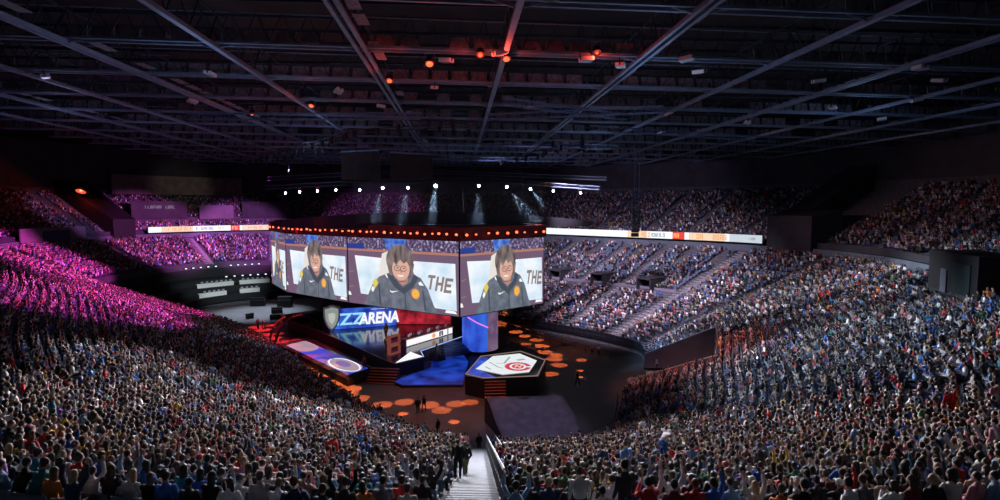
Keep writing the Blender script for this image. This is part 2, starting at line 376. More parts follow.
def ell(cx, cy, rx, ry, n=22, a0=0, a1=2*PI): return [(cx+rx*math.cos(a0+(a1-a0)*k/(n-1 if a1-a0 < 6 else n)), cy+ry*math.sin(a0+(a1-a0)*k/(n-1 if a1-a0 < 6 else n))) for k in range(n)]
def stroke(pts, w):
    out = []
    for (a, b) in zip(pts, pts[1:]):
        dx, dy = b[0]-a[0], (b[1]-a[1])*.55; L = math.hypot(dx, dy) or 1; nx, ny = -dy/L*w, dx/L*w/.55
        out.append([(a[0]+nx, a[1]+ny), (b[0]+nx, b[1]+ny), (b[0]-nx, b[1]-ny), (a[0]-nx, a[1]-ny)])
    return out
ART = [
 ('crowd', [(0, 0), (1, 0), (1, .17), (0, .17)]), ('blue', [(.36, 0), (.56, 0), (.55, .17), (.38, .17)]), ('navy', [(0, .1), (.16, .08), (.16, .17), (0, .17)]),
 ('strip', [(0, .17), (1, .16), (1, .195), (0, .20)]),
 ('panel', [(.07, .27), (.40, .29), (.40, .86), (.125, .84)]), ('panel', [(.60, .30), (.975, .30), (.985, .93), (.70, .92)]),
 ('wh', [(0, .82), (.02, .83), (.03, .88), (0, .88)]), ('wh', [(.90, .93), (.97, .935), (.99, .97), (.89, .97)]), ('txt', [(.01, .52), (.06, .50), (.06, .515), (.01, .54)]), ('txt', [(.01, .74), (.06, .73), (.06, .745), (.01, .76)]),
 ('chair', [(.34, .22), (.40, .18), (.45, .22), (.46, .62), (.28, .70), (.27, .62), (.31, .50)]),
 ('hood', [(.16, 1.0), (.19, .88), (.25, .66), (.31, .56), (.42, .48), (.60, .47), (.69, .53), (.75, .68), (.80, .90), (.84, 1.0)]),
 ('hood2', [(.38, .52), (.43, .49), (.47, .60), (.53, .69), (.60, .60), (.63, .48), (.67, .52), (.63, .66), (.54, .78), (.46, .70)]),
 ('hood2', [(.545, .76), (.555, .76), (.56, 1.0), (.545, 1.0)]), ('hood2', [(.30, .66), (.315, .66), (.33, .98), (.31, .98)]), ('hood2', [(.70, .70), (.712, .70), (.74, .98), (.72, .98)]),
 ('skin2', [(.47, .52), (.58, .52), (.57, .62), (.53, .66), (.485, .60)]),
 ('hair', ell(.505, .30, .125, .225)), ('hair', [(.385, .33), (.41, .52), (.46, .53), (.47, .3)]), ('hair', [(.57, .3), (.56, .55), (.62, .50), (.635, .34)]),
 ('skin', ell(.515, .425, .080, .158)),
 ('hair', [(.40, .30), (.43, .14), (.53, .10), (.60, .18), (.62, .36), (.585, .36), (.57, .31), (.54, .345), (.51, .29), (.475, .38), (.45, .32), (.435, .40), (.41, .44)]),
 ('wh', ell(.513, .515, .028, .018, 14)), ('skin2', [(.512, .43), (.522, .43), (.53, .475), (.507, .475)]),
 ('skin', ell(.513, .500, .033, .014, 14)),
 ('dark', ell(.487, .412, .010, .008, 10)), ('dark', ell(.545, .412, .010, .008, 10)),
 ('orange', ell(.645, .755, .036, .072)), ('yel', ell(.645, .755, .020, .04)), ('orange', ell(.645, .755, .011, .024)),
 ('yel', [(.245, .64), (.285, .58), (.305, .66), (.27, .74)]), ('wh', [(.25, .70), (.27, .74), (.25, .80), (.235, .76)]), ('wh', [(.67, .60), (.69, .575), (.72, .63), (.68, .63)]), ('wh', [(.37, .52), (.385, .51), (.40, .57), (.385, .56)]),
 ('wh', [(.415, .735), (.43, .755), (.50, .735), (.435, .775), (.418, .765)]),
]
for L_ in (stroke(ell(.487, .415, .026, .038, 14), .0022), stroke(ell(.545, .415, .026, .038, 14), .0022), stroke(ell(.515, .57, .06, .03, 10, .4, 2.7), .002)):
    for q in L_: ART.append(('dark', q))
T_, H_, E_ = [], [], []
def letter(x, y, w, h, kind):
    k = -.12*h
    def q(a, b, c, d): return ('txt', [(x+a*w-k*0+(1-b)*.02, y+b*h), (x+c*w+(1-b)*.02, y+b*h), (x+c*w+(1-d)*.02, y+d*h), (x+a*w+(1-d)*.02, y+d*h)])
    if kind == 'T': return [q(0, 0, 1, .2), q(.38, 0, .66, 1)]
    if kind == 'H': return [q(0, 0, .28, 1), q(.72, 0, 1, 1), q(.1, .4, .9, .6)]
    return [q(0, 0, .28, 1), q(0, 0, 1, .2), q(0, .4, .85, .6), q(0, .8, 1, 1)]
for i, ch in enumerate('THE'): ART += letter(.745+i*.072, .47+i*.012, .062, .20, ch)
def tri_ok(poly): return poly
def face_panel(a, b, picture=True, cols=1):
    ax, ay = a; bx, by = b; W = math.hypot(bx-ax, by-ay); ux, uy = (bx-ax)/W, (by-ay)/W; nx, ny = -uy, ux     # inward is to the left of a->b
    if (CL.x-ax)*nx+(CL.y-ay)*ny < 0: nx, ny = -nx, -ny
    z0 = 0.0
    o = MB(); o.box(0, W, 0, .35, 0, HB)
    rot = Matrix(((ux, nx, 0, 0), (uy, ny, 0, 0), (0, 0, 1, 0), (0, 0, 0, 1)))
    p = o.obj('screen_panel', M['black'], cube); p.matrix_local = Matrix.Translation((ax-CL.x, ay-CL.y, 0)) @ rot
    if picture:
        mb = MB(); m = .12
        w, h = W-2*m, HB-.25
        def uv(q, off): return [(m+max(0, min(1, u))*w, off, .12+(1-max(0, min(1, v)))*h) for u, v in q]
        mb.add(uv([(0, 0), (1, 0), (1, 1), (0, 1)], -.02), [(0, 1, 2, 3)], KEYS.index('frame'))
        for i, (k, q) in enumerate(ART): mb.add(uv(q, -.03-.004*i), [tuple(range(len(q)))], KEYS.index(k))
        pic = mb.obj('picture', [C_art[k] for k in KEYS], p)
    return p
face_panel(VP_[1], VP_[2]); face_panel(VP_[2], VP_[3]); face_panel(VP_[3], VP_[4])
face_panel(VP_[0], VP_[1]); face_panel(VP_[4], VP_[5], False); face_panel(VP_[5], VP_[6], False); face_panel(VP_[6], VP_[0], False)
loc = [(x-CL.x, y-CL.y) for x, y in VP_]
mb = MB(); mb.prism([(x*1.015, y*1.015) for x, y in loc], HB, HB+1.7); mb.obj('header_band', mat('header_red_glow_tint', (.16, .018, .018), .6, noise=.2, scale=.6), cube)  # band is dark; the lamps' red glow on it is put into the colour
mb = MB(); mb.prism([(x*.97, y*.97) for x, y in loc], HB+1.7, HB+1.9); mb.obj('rigging_deck', M['black'], cube)
E_lampr = emit('lamp_red_orange', (1.0, .13, .05), 3.2); E_lampw = emit('lamp_pale_orange', (1.0, .55, .35), 3.0); E_lamp_house = M['black']
lm = MB(); lm.ball((0, 0, 0), .17, .17, .17, 8, 5, 0); lm.box(-.24, .24, .12, .36, -.24, .24, 1); lampme = lm.obj('lamp', [E_lampr, M['black']], cube); lampme2 = None
first = True
pts = []
for a, b, n, inner in ((0, 1, 3, 0), (1, 2, 13, 0), (2, 3, 17, 0), (3, 4, 9, 0)):
    for k in range(n):
        t = (k+.5+rng.uniform(-.22, .22))/n; pts.append((a, b, t))
for i, (a, b, t) in enumerate(pts):
    ax, ay = loc[a]; bx, by = loc[b]; W = math.hypot(bx-ax, by-ay); ux, uy = (bx-ax)/W, (by-ay)/W; nx, ny = -uy, ux
    if (-(ax))*nx+(-(ay))*ny < 0: nx, ny = -nx, -ny
    o = lampme if i == 0 else lampme.copy()
    if i: COL.objects.link(o); o.parent = cube
    s_ = .55+.6*rng.random(); o.location = (ax*1.015+(bx-ax)*1.015*t-nx*.3, ay*1.015+(by-ay)*1.015*t-ny*.3, HB+.75+rng.uniform(-.08, .08)); o.rotation_euler = (0, 0, math.atan2(uy, ux)); o.scale = (s_*1.25, 1, s_)
for i, (x, y) in enumerate(loc[:6]):
    mb = MB(); mb.limb((x*.9, y*.9, HB+1.8), (x*.8, y*.8, 26), .05, .05, 4); mb.obj('hanging_cable', M['steel_d'], cube)

# dark swagged drape and curved lighting truss above the screens
def arc(n, x0, x1, y0, sag, z0, rise):
    out = []
    for k in range(n+1):
        t = k/n; u = 2*t-1; out.append((x0+(x1-x0)*t, y0+sag*u*u, z0+rise*(1-u*u)))
    return out
mb = MB(); pa = arc(40, -30, 22, 80, 10, 19.6, 1.7); vs = []
for p in pa: vs += [p, (p[0], p[1]+.3, p[2]), (p[0]*.97, p[1]+.3, 18.9), (p[0]*.97, p[1], 18.9)]
fs = [(i*4+j, i*4+(j+1) % 4, i*4+4+(j+1) % 4, i*4+4+j) for i in range(40) for j in range(4)]+[(3, 2, 1, 0), (160, 161, 162, 163)]
mb.add(vs, fs); tag(mb.obj('swagged_drape', M['black']), 'black curved drape rising above the red lamp band of the hanging screens', 'drape')
def lattice(name, pts, r=.06, w=.5, m=None, parent=None):
    mb = MB()
    for dx, dz in ((0, 0), (0, w), (w, 0), (w, w)):
        mb.tube([(p[0], p[1]+dx, p[2]+dz) for p in pts], r, 4)
    for i, (a, b) in enumerate(zip(pts, pts[1:])):
        n = max(1, int((Vector(b)-Vector(a)).length/.8))
        for k in range(n):
            p = Vector(a).lerp(Vector(b), k/n); q = Vector(a).lerp(Vector(b), (k+1)/n)
            z = (0, w) if k % 2 else (w, 0)
            mb.limb(p+Vector((0, 0, z[0])), q+Vector((0, 0, z[1])), r*.55, r*.55, 4)
            mb.limb(p+Vector((0, z[0], w)), q+Vector((0, z[1], w)), r*.55, r*.55, 4)
    return mb.obj(name, m or M['truss'], parent)
SP = [(-24.9, 24.0, .45), (-22.9, 24.16, .5), (-20.4, 24.3, .45), (-17.8, 24.46, .55), (-14.4, 24.47, .6), (-11.1, 24.76, .75), (-7.5, 24.77, .8), (-3.5, 25.07, 1.3), (2.8, 25.09, .85), (6.9, 24.96, .95), (10.4, 24.67, .8), (13.8, 24.38, .6), (17.9, 24.1, .5)]
tr = lattice('lighting_truss', [(x, 82.6, z+.7) for x, z, _ in [(-28, 23.9, 0)]+SP+[(21, 23.9, 0)]], m=M['steel_d'])
tag(tr, 'gently arched lattice truss carrying the row of white beam spotlights', 'truss', 'lighting trusses')
tag(lattice('lighting_truss', [(-30, 90, 26.2), (-8, 88, 27.4), (24, 90, 26.4)], m=M['steel_d']), 'dark lattice truss behind the arched spotlight truss', 'truss', 'lighting trusses')
# moving head spotlight: yoke, head, lens
proto = thing('beam_spotlight', '', 'spotlight', (0, 0, 0), 0, 'white beam spotlights on the arched truss')
mb = MB(); mb.box(-.28, -.22, -.08, .08, -.05, .55); mb.box(.22, .28, -.08, .08, -.05, .55); mb.box(-.28, .28, -.12, .12, .5, .62); mb.obj('yoke', M['black'], proto)
mb = MB(); mb.limb((0, .35, -.08), (0, -.22, 0), .16, .21, 12); mb.obj('head', M['black'], proto)
E_beam = emit('lens_white_blue', (.72, .84, 1.0), 30)
mb = MB(); mb.ball((0, -.25, .0), .17, .07, .17, 12, 6); mb.obj('lens', E_beam, proto)
ORD = ['first', 'second', 'third', 'fourth', 'fifth', 'sixth', 'seventh', 'eighth', 'ninth', 'tenth', 'eleventh', 'twelfth', 'thirteenth']
for i, (x, z, b) in enumerate(SP):
    o = proto if i == 0 else copy_tree(proto)
    o.location = (x, 82, z); o.scale = (.6+b*.55,)*3
    o['label'] = f'{ORD[i]} white beam spotlight from the left on the arched truss' + (', the brightest of all' if i == 7 else '')
# lattice trusses hanging under the roof
for (pa, lab) in (([(-28, 60, 31), (-4, 58, 31)], 'blue tinged lattice truss under the roof, nearer and left of the screens'), ([(4, 52, 31.5), (18, 60, 31.5)], 'blue tinged lattice truss slanting under the roof right of the middle beam'),
                  ([(3, 60, 31.3), (20, 54, 31.3)], 'blue tinged lattice truss crossing the slanting one under the roof'), ([(-30, 76, 30), (22, 76, 30)], 'long straight lattice truss high in front of the hanging screens'),
                  ([(-34, 100, 30.5), (26, 104, 30.5)], 'long straight lattice truss high behind the hanging screens'), ([(16, 68, 31.4), (46, 78, 31.4)], 'blue tinged lattice truss above the end stand')):
    tag(lattice('lighting_truss', pa, .06, .6, M['truss']), lab, 'truss', 'lighting trusses')

# ------------------------------------------------------------------ stage
E_blue = emit_noise('led_blue_floor', (.001, .006, .10), (.012, .06, .50), .45, 1.0, .35, .7); E_blue2 = emit_noise('led_blue_wall', (.004, .02, .28), (.05, .16, .80), .5)
E_cyan = emit('led_cyan', (.35, .75, .95), 1); E_wh = emit('led_stage_white', (.88, .86, .88), 1.1); E_pink = emit('led_pink_grey', (.48, .34, .42), .8); E_mauve = emit_noise('led_mauve', (.10, .06, .13), (.20, .12, .20), .6)
E_redpanel = emit_noise('led_red_panel', (.12, .002, .01), (.55, .02, .04), .7); E_vio = emit_noise('led_violet', (.05, .02, .25), (.20, .05, .50), .3)
stage = thing('main_stage', 'raised glossy dark main stage below the hanging screens, with steps at its near end', 'stage')
DECK = [(-31, 101), (-23.6, 92.1), (-8.6, 71.2), (-5.0, 74.2), (-5.6, 77.2), (1.0, 86.6), (-2, 98), (-12, 104), (-26, 110)]
mb = MB(); mb.prism(DECK, 0, 1.8, 0, 1); mb.obj('deck', [M['black'], M['black_g']], stage)
mb = MB(); mb.tube([(x*1, y, 1.82) for x, y in [(-5.0, 74.3), (-5.6, 77.3), (1.0, 86.7)]], .06, 4); mb.obj('light_edge', emit('edge_light', (.35, .5, 1.0), 1.2), stage)
mb = MB(); mb.tube([(x, y, 1.82) for x, y in DECK[:3]], .035, 4); mb.obj('edge_trim', mat('edge_metal', (.25, .16, .2), .4, .5), stage)
# steps at the near end
d = Vector((.80, .60, 0)); g = Vector((.35, -.94, 0))
mb = MB()
st = thing('stage_steps', 'short flight of dark steps with orange lit edges at the stage end', 'steps', (-8.7, 70.4, 0), math.atan2(-.75, .66))
for k in range(6):
    z = 1.5-.27*k; mb = MB(); mb.box(-1.5, 2.3, -1.1+.0, 0, 0, 0)
    mb = MB(); mb.box(-1.9, 1.9, -.35*(k+1), -.35*k, 0, z, 0); mb.box(-1.9, 1.9, -.35*(k+1)-.03, -.35*(k+1), z-.09, z+.01, 1)
    mb.obj('step', [M['black'], M['orange_lit_edge']], st)
st.location = (-9.6, 70.6, 0); st.rotation_euler = (0, 0, math.radians(-12))
# LED logo wall at the back
lw = thing('led_logo_wall', 'blue LED wall with white and cyan lettering standing on the glossy stage', 'led wall', (-15.6, 93.6, 1.8), math.radians(16))
mb = MB(); mb.box(-6.2, 4.9, 0, .35, 0, 3.5); mb.obj('frame', M['black'], lw)
mb = MB(); mb.add([(-6.1, -.03, .05), (4.8, -.03, .05), (4.8, -.03, 3.45), (-6.1, -.03, 3.45)], [(0, 1, 2, 3)]); mb.obj('display', E_blue2, lw)
text_mesh('IZZ', 2.7, 'lettering', E_cyan, lw, (-2.9, -.08, 1.55), (PI/2, 0, 0), .02, 0, 1.15, bold=.05)
text_mesh('ARENA', 2.6, 'lettering', E_wh, lw, (1.9, -.08, 1.45), (PI/2, 0, 0), .02, .15, .78, bold=.10)
glyphs(8, .55, 'lettering', E_wh, lw, (2.3, -.08, 3.1), (0, 0, 0), 9)
# shield
sh = thing('shield_emblem', 'pale silver shield emblem standing at the left end of the blue LED wall', 'emblem', (-20.9, 91.0, 1.8), math.radians(16))
def shield(w, h, y0, y1, name, m):
    pts = [(-w, h), (-w*.55, h*1.03), (0, h*1.1), (w*.55, h*1.03), (w, h), (w*.95, h*.55), (w*.6, h*.22), (0, 0), (-w*.6, h*.22), (-w*.95, h*.55)]
    mb = MB(); n = len(pts); vs = [(x, y0, z) for x, z in pts]+[(x, y1, z) for x, z in pts]
    mb.add(vs, [tuple(range(n)), tuple(reversed(range(n, 2*n)))]+[(k, k+n, (k+1) % n+n, (k+1) % n) for k in range(n)])
    o = mb.obj(name, m, sh); return o
shield(1.35, 4.0, .0, .3, 'back_plate', mat('pale_silver', (.55, .60, .55), .35, .5)); o = shield(1.05, 3.3, -.1, 0, 'face_plate', emit('shield_green_grey', (.30, .36, .34), .8)); o.location = (0, 0, .35)
o = shield(.55, 1.7, -.16, -.1, 'inner_crest', emit('shield_pale', (.6, .62, .55), .8)); o.location = (0, 0, 1.2)
# golden trophy like statue at the desk end
mb = MB()
for a, b, r0, r1 in (((0, 0, 0), (0, 0, .4), .35, .3), ((0, 0, .4), (0, 0, 1.3), .12, .2), ((0, 0, 1.3), (0, 0, 2.2), .2, .38), ((0, 0, 2.2), (0, 0, 2.9), .38, .05)): mb.limb(a, b, r0, r1, 10)
tag(mb.obj('trophy', mat('gold', (.8, .45, .12), .3, .9), loc=(-11.2, 83.5, 1.8), smooth=True), 'amber gold trophy column on the stage beside the desk', 'trophy')
# team desk
dk = thing('team_desk', 'long desk with a white lit front and orange emblem on the stage', 'desk', (-7.9, 79.6, 1.8), math.atan2(8.6, 6.7))
L = 10.8
mb = MB(); mb.box(0, L, 0, 1.0, 0, 1.05); mb.obj('body', mat('desk_dark', (.06, .03, .05), .4), dk)
mb = MB(); mb.box(-.1, L+.1, -.15, 1.1, 1.05, 1.18); mb.obj('top', mat('desk_wood_top', (.25, .08, .05), .35), dk)
mb = MB(); mb.box(.15, L-.15, -.05, 0, .1, 1.02); mb.obj('front_panel', E_wh, dk)
mb = MB(); mb.add([(p[0]+6.1, -.08, p[1]+.56) for p in ell(0, 0, .42, .36, 16)], [tuple(range(16))]); mb.obj('round_emblem', E_orange, dk)
mb = MB(); mb.box(7.4, 7.75, -.08, -.05, .2, .75); mb.box(7.95, 8.3, -.08, -.05, .2, .75); mb.box(7.4, 8.3, -.08, -.05, .7, .9); mb.box(9.4, 9.6, -.08, -.05, .15, .98); mb.obj('dark_emblem', emit('mark_navy', (.05, .03, .09), 1), dk)
mon = None
for k in range(5):
    mb = MB(); mb.box(-.32, .32, -.02, .03, .12, .5); mb.box(-.12, .12, -.08, .1, 0, .03); mb.box(-.03, .03, 0, .04, .03, .15)
    if mon is None:
        mon = mb.obj('desk_monitor', [mat('monitor_back', (.6, .62, .65), .4)]); o = mon
    else: o = mon.copy(); COL.objects.link(o)
    p = Matrix.Rotation(math.atan2(8.6, 6.7), 4, 'Z') @ Vector((1.1+2.1*k, .35, 0)); o.location = (-7.9+p.x, 79.6+p.y, 2.98); o.rotation_euler = (0, 0, math.atan2(8.6, 6.7))
    tag(o, f'{ORD[k]} small grey monitor back from the near end of the white fronted desk', 'monitor', 'monitors on the team desk')
# caster booth frame at the near end of the desk
bo = thing('desk_end_frame', 'orange and dark red lit twin frame standing at the near end of the desk', 'frame', (-9.2, 76.2, 1.8), math.atan2(8.6, 6.7)+PI/2*0)
mb = MB()
for z0, z1 in ((.0, 1.25), (1.35, 2.6)):
    mb.box(-1.0, -.8, -.3, .3, z0, z1); mb.box(.8, 1.0, -.3, .3, z0, z1); mb.box(-1, 1, -.3, .3, z0, z0+.2); mb.box(-1, 1, -.3, .3, z1-.2, z1)
mb.obj('frame', emit('frame_orange_lit', (.22, .05, .03), .8), bo); mb = MB(); mb.box(-.8, .8, .0, .1, .2, 1.05); mb.box(-.8, .8, .0, .1, 1.55, 2.4); mb.obj('backing', mat('maroon_backing', (.10, .02, .05), .6), bo)  # orange light falling on the frame is put in as emission
mb = MB(); mb.prism([(-8.4, 71.6), (-5.15, 74.4), (-7.0, 76.9)], 1.81, 1.86); tag(mb.obj('stage_floor_tile', E_wh), 'white glowing triangular floor tile at the near corner of the stage', 'floor tile')
# red LED backdrop under the screens
mb = MB(); mb.box(0, 10, 0, .3, 0, 3.1); mb.add([(.1, -.03, .1), (9.9, -.03, .1), (9.9, -.03, 3.0), (.1, -.03, 3.0)], [(0, 1, 2, 3)], 1)
o = mb.obj('red_backdrop', [M['black'], E_redpanel], loc=(-11.5, 95.5, 1.8)); o.rotation_euler = (0, 0, math.radians(-4)); tag(o, 'low dark red backdrop panel behind the desk below the middle screen', 'backdrop')
# blue lower floor
lf = thing('blue_led_floor', 'sunken glowing blue floor between the desk and the hexagonal platform', 'led floor')
BF = [(-8.6, 68.6), (-7.2, 67.0), (.3, 66.6), (1.2, 76.7), (0, 84.2), (-4.2, 77.8), (-4.0, 74.4)]
mb = MB(); mb.prism(BF, 0, .28, 0); mb.obj('base', M['black'], lf)
mb = MB(); mb.prism([(x*.97-.1, 75+(y-75)*.97) for x, y in BF], .28, .3, 0); mb.obj('display', E_blue, lf)
# curved steps on the blue floor
cs = thing('curved_steps', 'blue lit curved steps climbing from the blue floor to the desk side', 'steps', (-1.5, 83.2, .28))
for k in range(5):
    mb = MB(); R0 = 3.4-.42*k; n = 10; pl = [(R0*math.cos(a), R0*math.sin(a)) for a in [math.radians(-125+k2*110/n) for k2 in range(n+1)]]+[(0, 0)]
    mb.prism(pl, .29*k, .29*(k+1)); mb.obj('step', mat('blue_lit_step', (.03, .05, .16), .4) if k == 0 else bpy.data.materials['blue_lit_step'], cs)  # blue light from the LED floor is put into the step colour
mb = MB(); mb.limb((0, 0, 0), (0, 0, 1.1), .9, .55, 8); mb.limb((0, 0, 1.1), (0, 0, 2.5), .45, .05, 8); mb.limb((.9, .3, 0), (.9, .3, 1.6), .4, .1, 8)
tag(mb.obj('covered_prop', M['black'], loc=(-3.4, 77.9, .3)), 'black covered cone-shaped prop in front of the desk on the blue floor', 'prop')
# curved LED curtain column
cc = thing('led_column', 'tall rounded blue glowing LED column under the corner of the hanging screens', 'column', (3.0, 84.2, 0))
n = 30
def cyl(r, z0, z1, a0, a1, name, m):
    mb = MB(); vs = []
    for k in range(n+1):
        a = math.radians(a0+(a1-a0)*k/n)
        vs += [(r*math.cos(a), r*math.sin(a), z0), (r*math.cos(a), r*math.sin(a), z1), ((r-.12)*math.cos(a), (r-.12)*math.sin(a), z1), ((r-.12)*math.cos(a), (r-.12)*math.sin(a), z0)]
    mb.add(vs, [(i*4+j, i*4+4+j, i*4+4+(j+1) % 4, i*4+(j+1) % 4) for i in range(n) for j in range(4)]+[(0, 1, 2, 3), (n*4+3, n*4+2, n*4+1, n*4)]); return mb.obj(name, m, cc)
cyl(2.75, .4, 7.9, 175, 292, 'display', emit_noise('column_blue', (.006, .03, .30), (.04, .17, .70), .55, 1, .3, .7, (1, 1, .5), c3=(.03, .09, .65)))
cyl(2.75, .4, 7.9, 292, 360, 'display', E_mauve); cyl(2.75, .4, 7.9, 0, 175, 'back_shell', M['black']); cyl(2.9, 0, .4, 0, 360, 'base_ring', M['black'])
mb = MB(); mb.tube([(-1.9, -2.3, 5.6), (-.6, -2.9, 4.9), (1.1, -2.75, 4.1)], .10, 6); mb.obj('laser_streak', emit('pink_laser_glow', (.85, .25, .8), 1), cc)  # glowing tube that stands for a laser streak across the column
# hexagonal platform
hx = thing('hexagonal_platform', 'black hexagonal platform with a glowing white emblem top and front steps', 'platform')
HEX = [(.5, 64.0), (2.6, 62.3), (8.9, 62.7), (10.9, 69.4), (8.2, 74.0), (2.6, 71.8)]
hc = Vector((5.6, 67.8))
def scl(p, k): return [(hc.x+(x-hc.x)*k, hc.y+(y-hc.y)*k) for x, y in p]
mb = MB(); mb.prism(HEX, 0, 2.3); mb.obj('body', M['black'], hx)
mb = MB(); mb.prism(scl(HEX, 1.02), 2.3, 2.4); mb.obj('top', M['black_g'], hx)
mb = MB(); mb.tube([(x, y, 2.44) for x, y in scl(HEX, .985)+scl(HEX, .985)[:1]], .055, 4); mb.obj('edge_light', emit('edge_pink', (.42, .28, .25), .6), hx)
WH = [(1.8, 66.0), (4.2, 71.6), (7.9, 72.7), (9.7, 69.1), (8.1, 64.3), (4.9, 63.5)]
mb = MB(); mb.add([(x, y, 2.43) for x, y in [(.7, 64.1), (2.5, 62.5), (4.0, 62.7), (2.0, 66.0), (3.6, 70.8), (2.6, 71.4)]], [(0, 1, 2, 3), (0, 3, 4, 5)]); mb.obj('blue_display', E_blue2, hx)
mb = MB(); mb.add([(x, y, 2.45) for x, y in WH], [(5, 4, 3, 2, 1, 0)]); mb.obj('white_display', emit('hex_white', (.78, .84, .86), 1), hx)
def flat(polys, z, name, m):
    mb = MB()
    for q in polys: mb.add([(x, y, z) for x, y in q], [tuple(range(len(q)))])
    return mb.obj(name, m, hx)
def str2(pts, w):
    out = []
    for a, b in zip(pts, pts[1:]):
        dx, dy = b[0]-a[0], b[1]-a[1]; L = math.hypot(dx, dy); nx, ny = -dy/L*w, dx/L*w; out.append([(a[0]+nx, a[1]+ny), (b[0]+nx, b[1]+ny), (b[0]-nx, b[1]-ny), (a[0]-nx, a[1]-ny)])
    return out
flat(str2(ell(7.0, 66.6, 1.35, 1.6, 20), .30)+[ell(7.0, 66.6, .75, .95, 14)], 2.47, 'red_emblem', emit('emblem_red', (.60, .03, .07), 1))
flat(str2([(6.6, 66.1), (6.9, 67.2), (7.2, 66.0), (7.5, 67.1)], .10), 2.49, 'emblem_marks', emit('emblem_peach', (.9, .55, .45), 1))
flat(str2([(3.6, 68.8), (4.6, 66.4), (5.1, 66.0)], .10)+str2([(5.4, 68.0), (6.4, 71.0)], .14)+str2([(7.2, 69.4), (8.2, 69.8)], .3)+str2([(3.0, 66.8), (3.6, 65.6)], .12)+str2([(4.4, 68.2), (5.3, 68.0)], .09), 2.47, 'grey_marks', emit('marks_grey', (.30, .40, .40), 1))
for k in range(8):
    mb = MB(); z = 2.3-.27*(k+1)+.1; y1 = 62.35-.27*k; mb.box(2.7, 5.1, y1-.27, y1+.1, 0, z, 0); mb.box(2.7, 5.1, y1-.31, y1-.27, z-.09, z+.01, 1); mb.obj('step', [M['black'], M['orange_lit_edge']], hx)
# floor LED pad left of the stage
fp = thing('led_floor_pad', 'long blue lit floor pad with two pale circles beside the stage', 'led floor')
PAD = [(-28.2, 86.6), (-24.6, 89.3), (-10.9, 71.6), (-13.9, 67.9)]
mb = MB(); mb.prism(PAD, 0, .9, 0, 1); mb.obj('base', [M['black'], M['black_g']], fp)
pc = (-19.4, 78.9); A = Vector((-24.6-PAD[2][0]*1, 89.3-PAD[2][1])).normalized(); Bv = Vector((PAD[3][0]-PAD[2][0], PAD[3][1]-PAD[2][1])).normalized()
def pad(u, v): return (pc[0]+A.x*u+Bv.x*v, pc[1]+A.y*u+Bv.y*v)
def padflat(polys, z, name, m):
    mb = MB()
    for q in polys: mb.add([(*pad(*p), z) for p in q], [tuple(range(len(q)))])
    return mb.obj(name, m, fp)
padflat([[(-10, -1.9), (10.2, -1.9), (10.2, 1.6), (-10, 1.6)]], .92, 'display', emit_noise('pad_blue', (.03, .04, .35), (.12, .05, .32), .2, 1, .4, .6, c3=(.02, .07, .7)))
def clip(q, a, b): return [(max(-10, min(10.2, x)), max(-1.9, min(1.6, y))) for x, y in q]
padflat([clip(ell(-6.0, -.2, 3.9, 2.0, 30), 0, 0)], .94, 'pale_circle', E_pink); padflat([clip(q, 0, 0) for q in str2(ell(-6.0, -.2, 3.7, 1.55, 30), .12)], .96, 'circle_rim', E_wh)
padflat([clip(ell(-5.6, -.3, 1.8, .8, 20), 0, 0)], .97, 'circle_core', emit('pad_violet', (.22, .12, .35), 1))
padflat([clip(ell(7.4, -.2, 3.6, 2.1, 30), 0, 0)], .94, 'pale_circle', emit('pad_grey', (.30, .26, .34), 1)); padflat([clip(q, 0, 0) for q in str2(ell(7.4, -.2, 3.3, 1.5, 30), .10)], .96, 'circle_rim', E_pink)
# cast black arch and curved analyst counter at the far left of the stage
ac = thing('analyst_counter', 'long pale counter along the far left edge of the stage', 'counter', (-27, 103.2, 1.8), math.radians(38))
mb = MB(); mb.box(-5.8, 5.8, -.7, .7, .95, 1.1); mb.obj('top', mat('pale_counter', (.6, .56, .55), .4), ac); mb = MB(); mb.box(-5.6, 5.6, -.5, .5, 0, .95); mb.obj('body', M['black'], ac)
ar = thing('black_arch_truss', 'black arched truss tower at the far left corner of the stage', 'truss')
def archpts(x, y, dx, dy, h): return [(x+dx*t, y+dy*t, h*math.sin(PI*min(1, max(0, t)))**.45) for t in [k/10 for k in range(11)]]
for (x, y) in ((-31.2, 91.5), (-29.8, 90.2)):
    mb = MB(); mb.tube(archpts(x, y, 6.8, 4.6, 4.2), .20, 6); mb.obj('arch', M['black'], ar)
mb = MB()
for a, b in zip(archpts(-31.2, 91.5, 6.8, 4.6, 4.2), archpts(-29.8, 90.2, 6.8, 4.6, 4.2)): mb.limb(a, b, .08, .08, 4)
mb.obj('cross_bar', M['black'], ar)

# black draped tunnel cover in front of the platform
dr = thing('draped_cover', 'large dark purple black fabric cover sloping down beside the near aisle', 'fabric cover')
mb = MB(); n = 14; vs = []
rr = random.Random(3)
for j in range(9):
    for i in range(n+1):
        t = i/n; u = j/8; x = (2.6+(10.6-2.6)*t)*(1-u)+(4.1+(12.3-4.1)*t)*u; y = 55.6-5.8*u
        z = 2.35*(1-u)**1.25+.10+.14*math.sin(t*9+u*3)*(1-u)+.07*math.sin(t*23+u*9); vs.append((x, y, max(.08, z)))
mb.add(vs, [(j*(n+1)+i, (j+1)*(n+1)+i, (j+1)*(n+1)+i+1, j*(n+1)+i+1) for j in range(8) for i in range(n)])
o = mb.obj('sloping_cloth', M['drape'], dr, True); md = o.modifiers.new('s', 'SOLIDIFY'); md.thickness = .06
mb = MB(); mb.add([(2.4, 55.6, 0), (2.4, 49.9, 0), (4.0, 49.6, .1), (2.5, 55.6, 2.5)], [(0, 1, 2, 3)]); mb.prism([(2.45, 55.7), (10.7, 55.7), (10.7, 56.2), (2.45, 56.2)], 0, 2.35); mb.obj('support_wall', M['black'], dr)

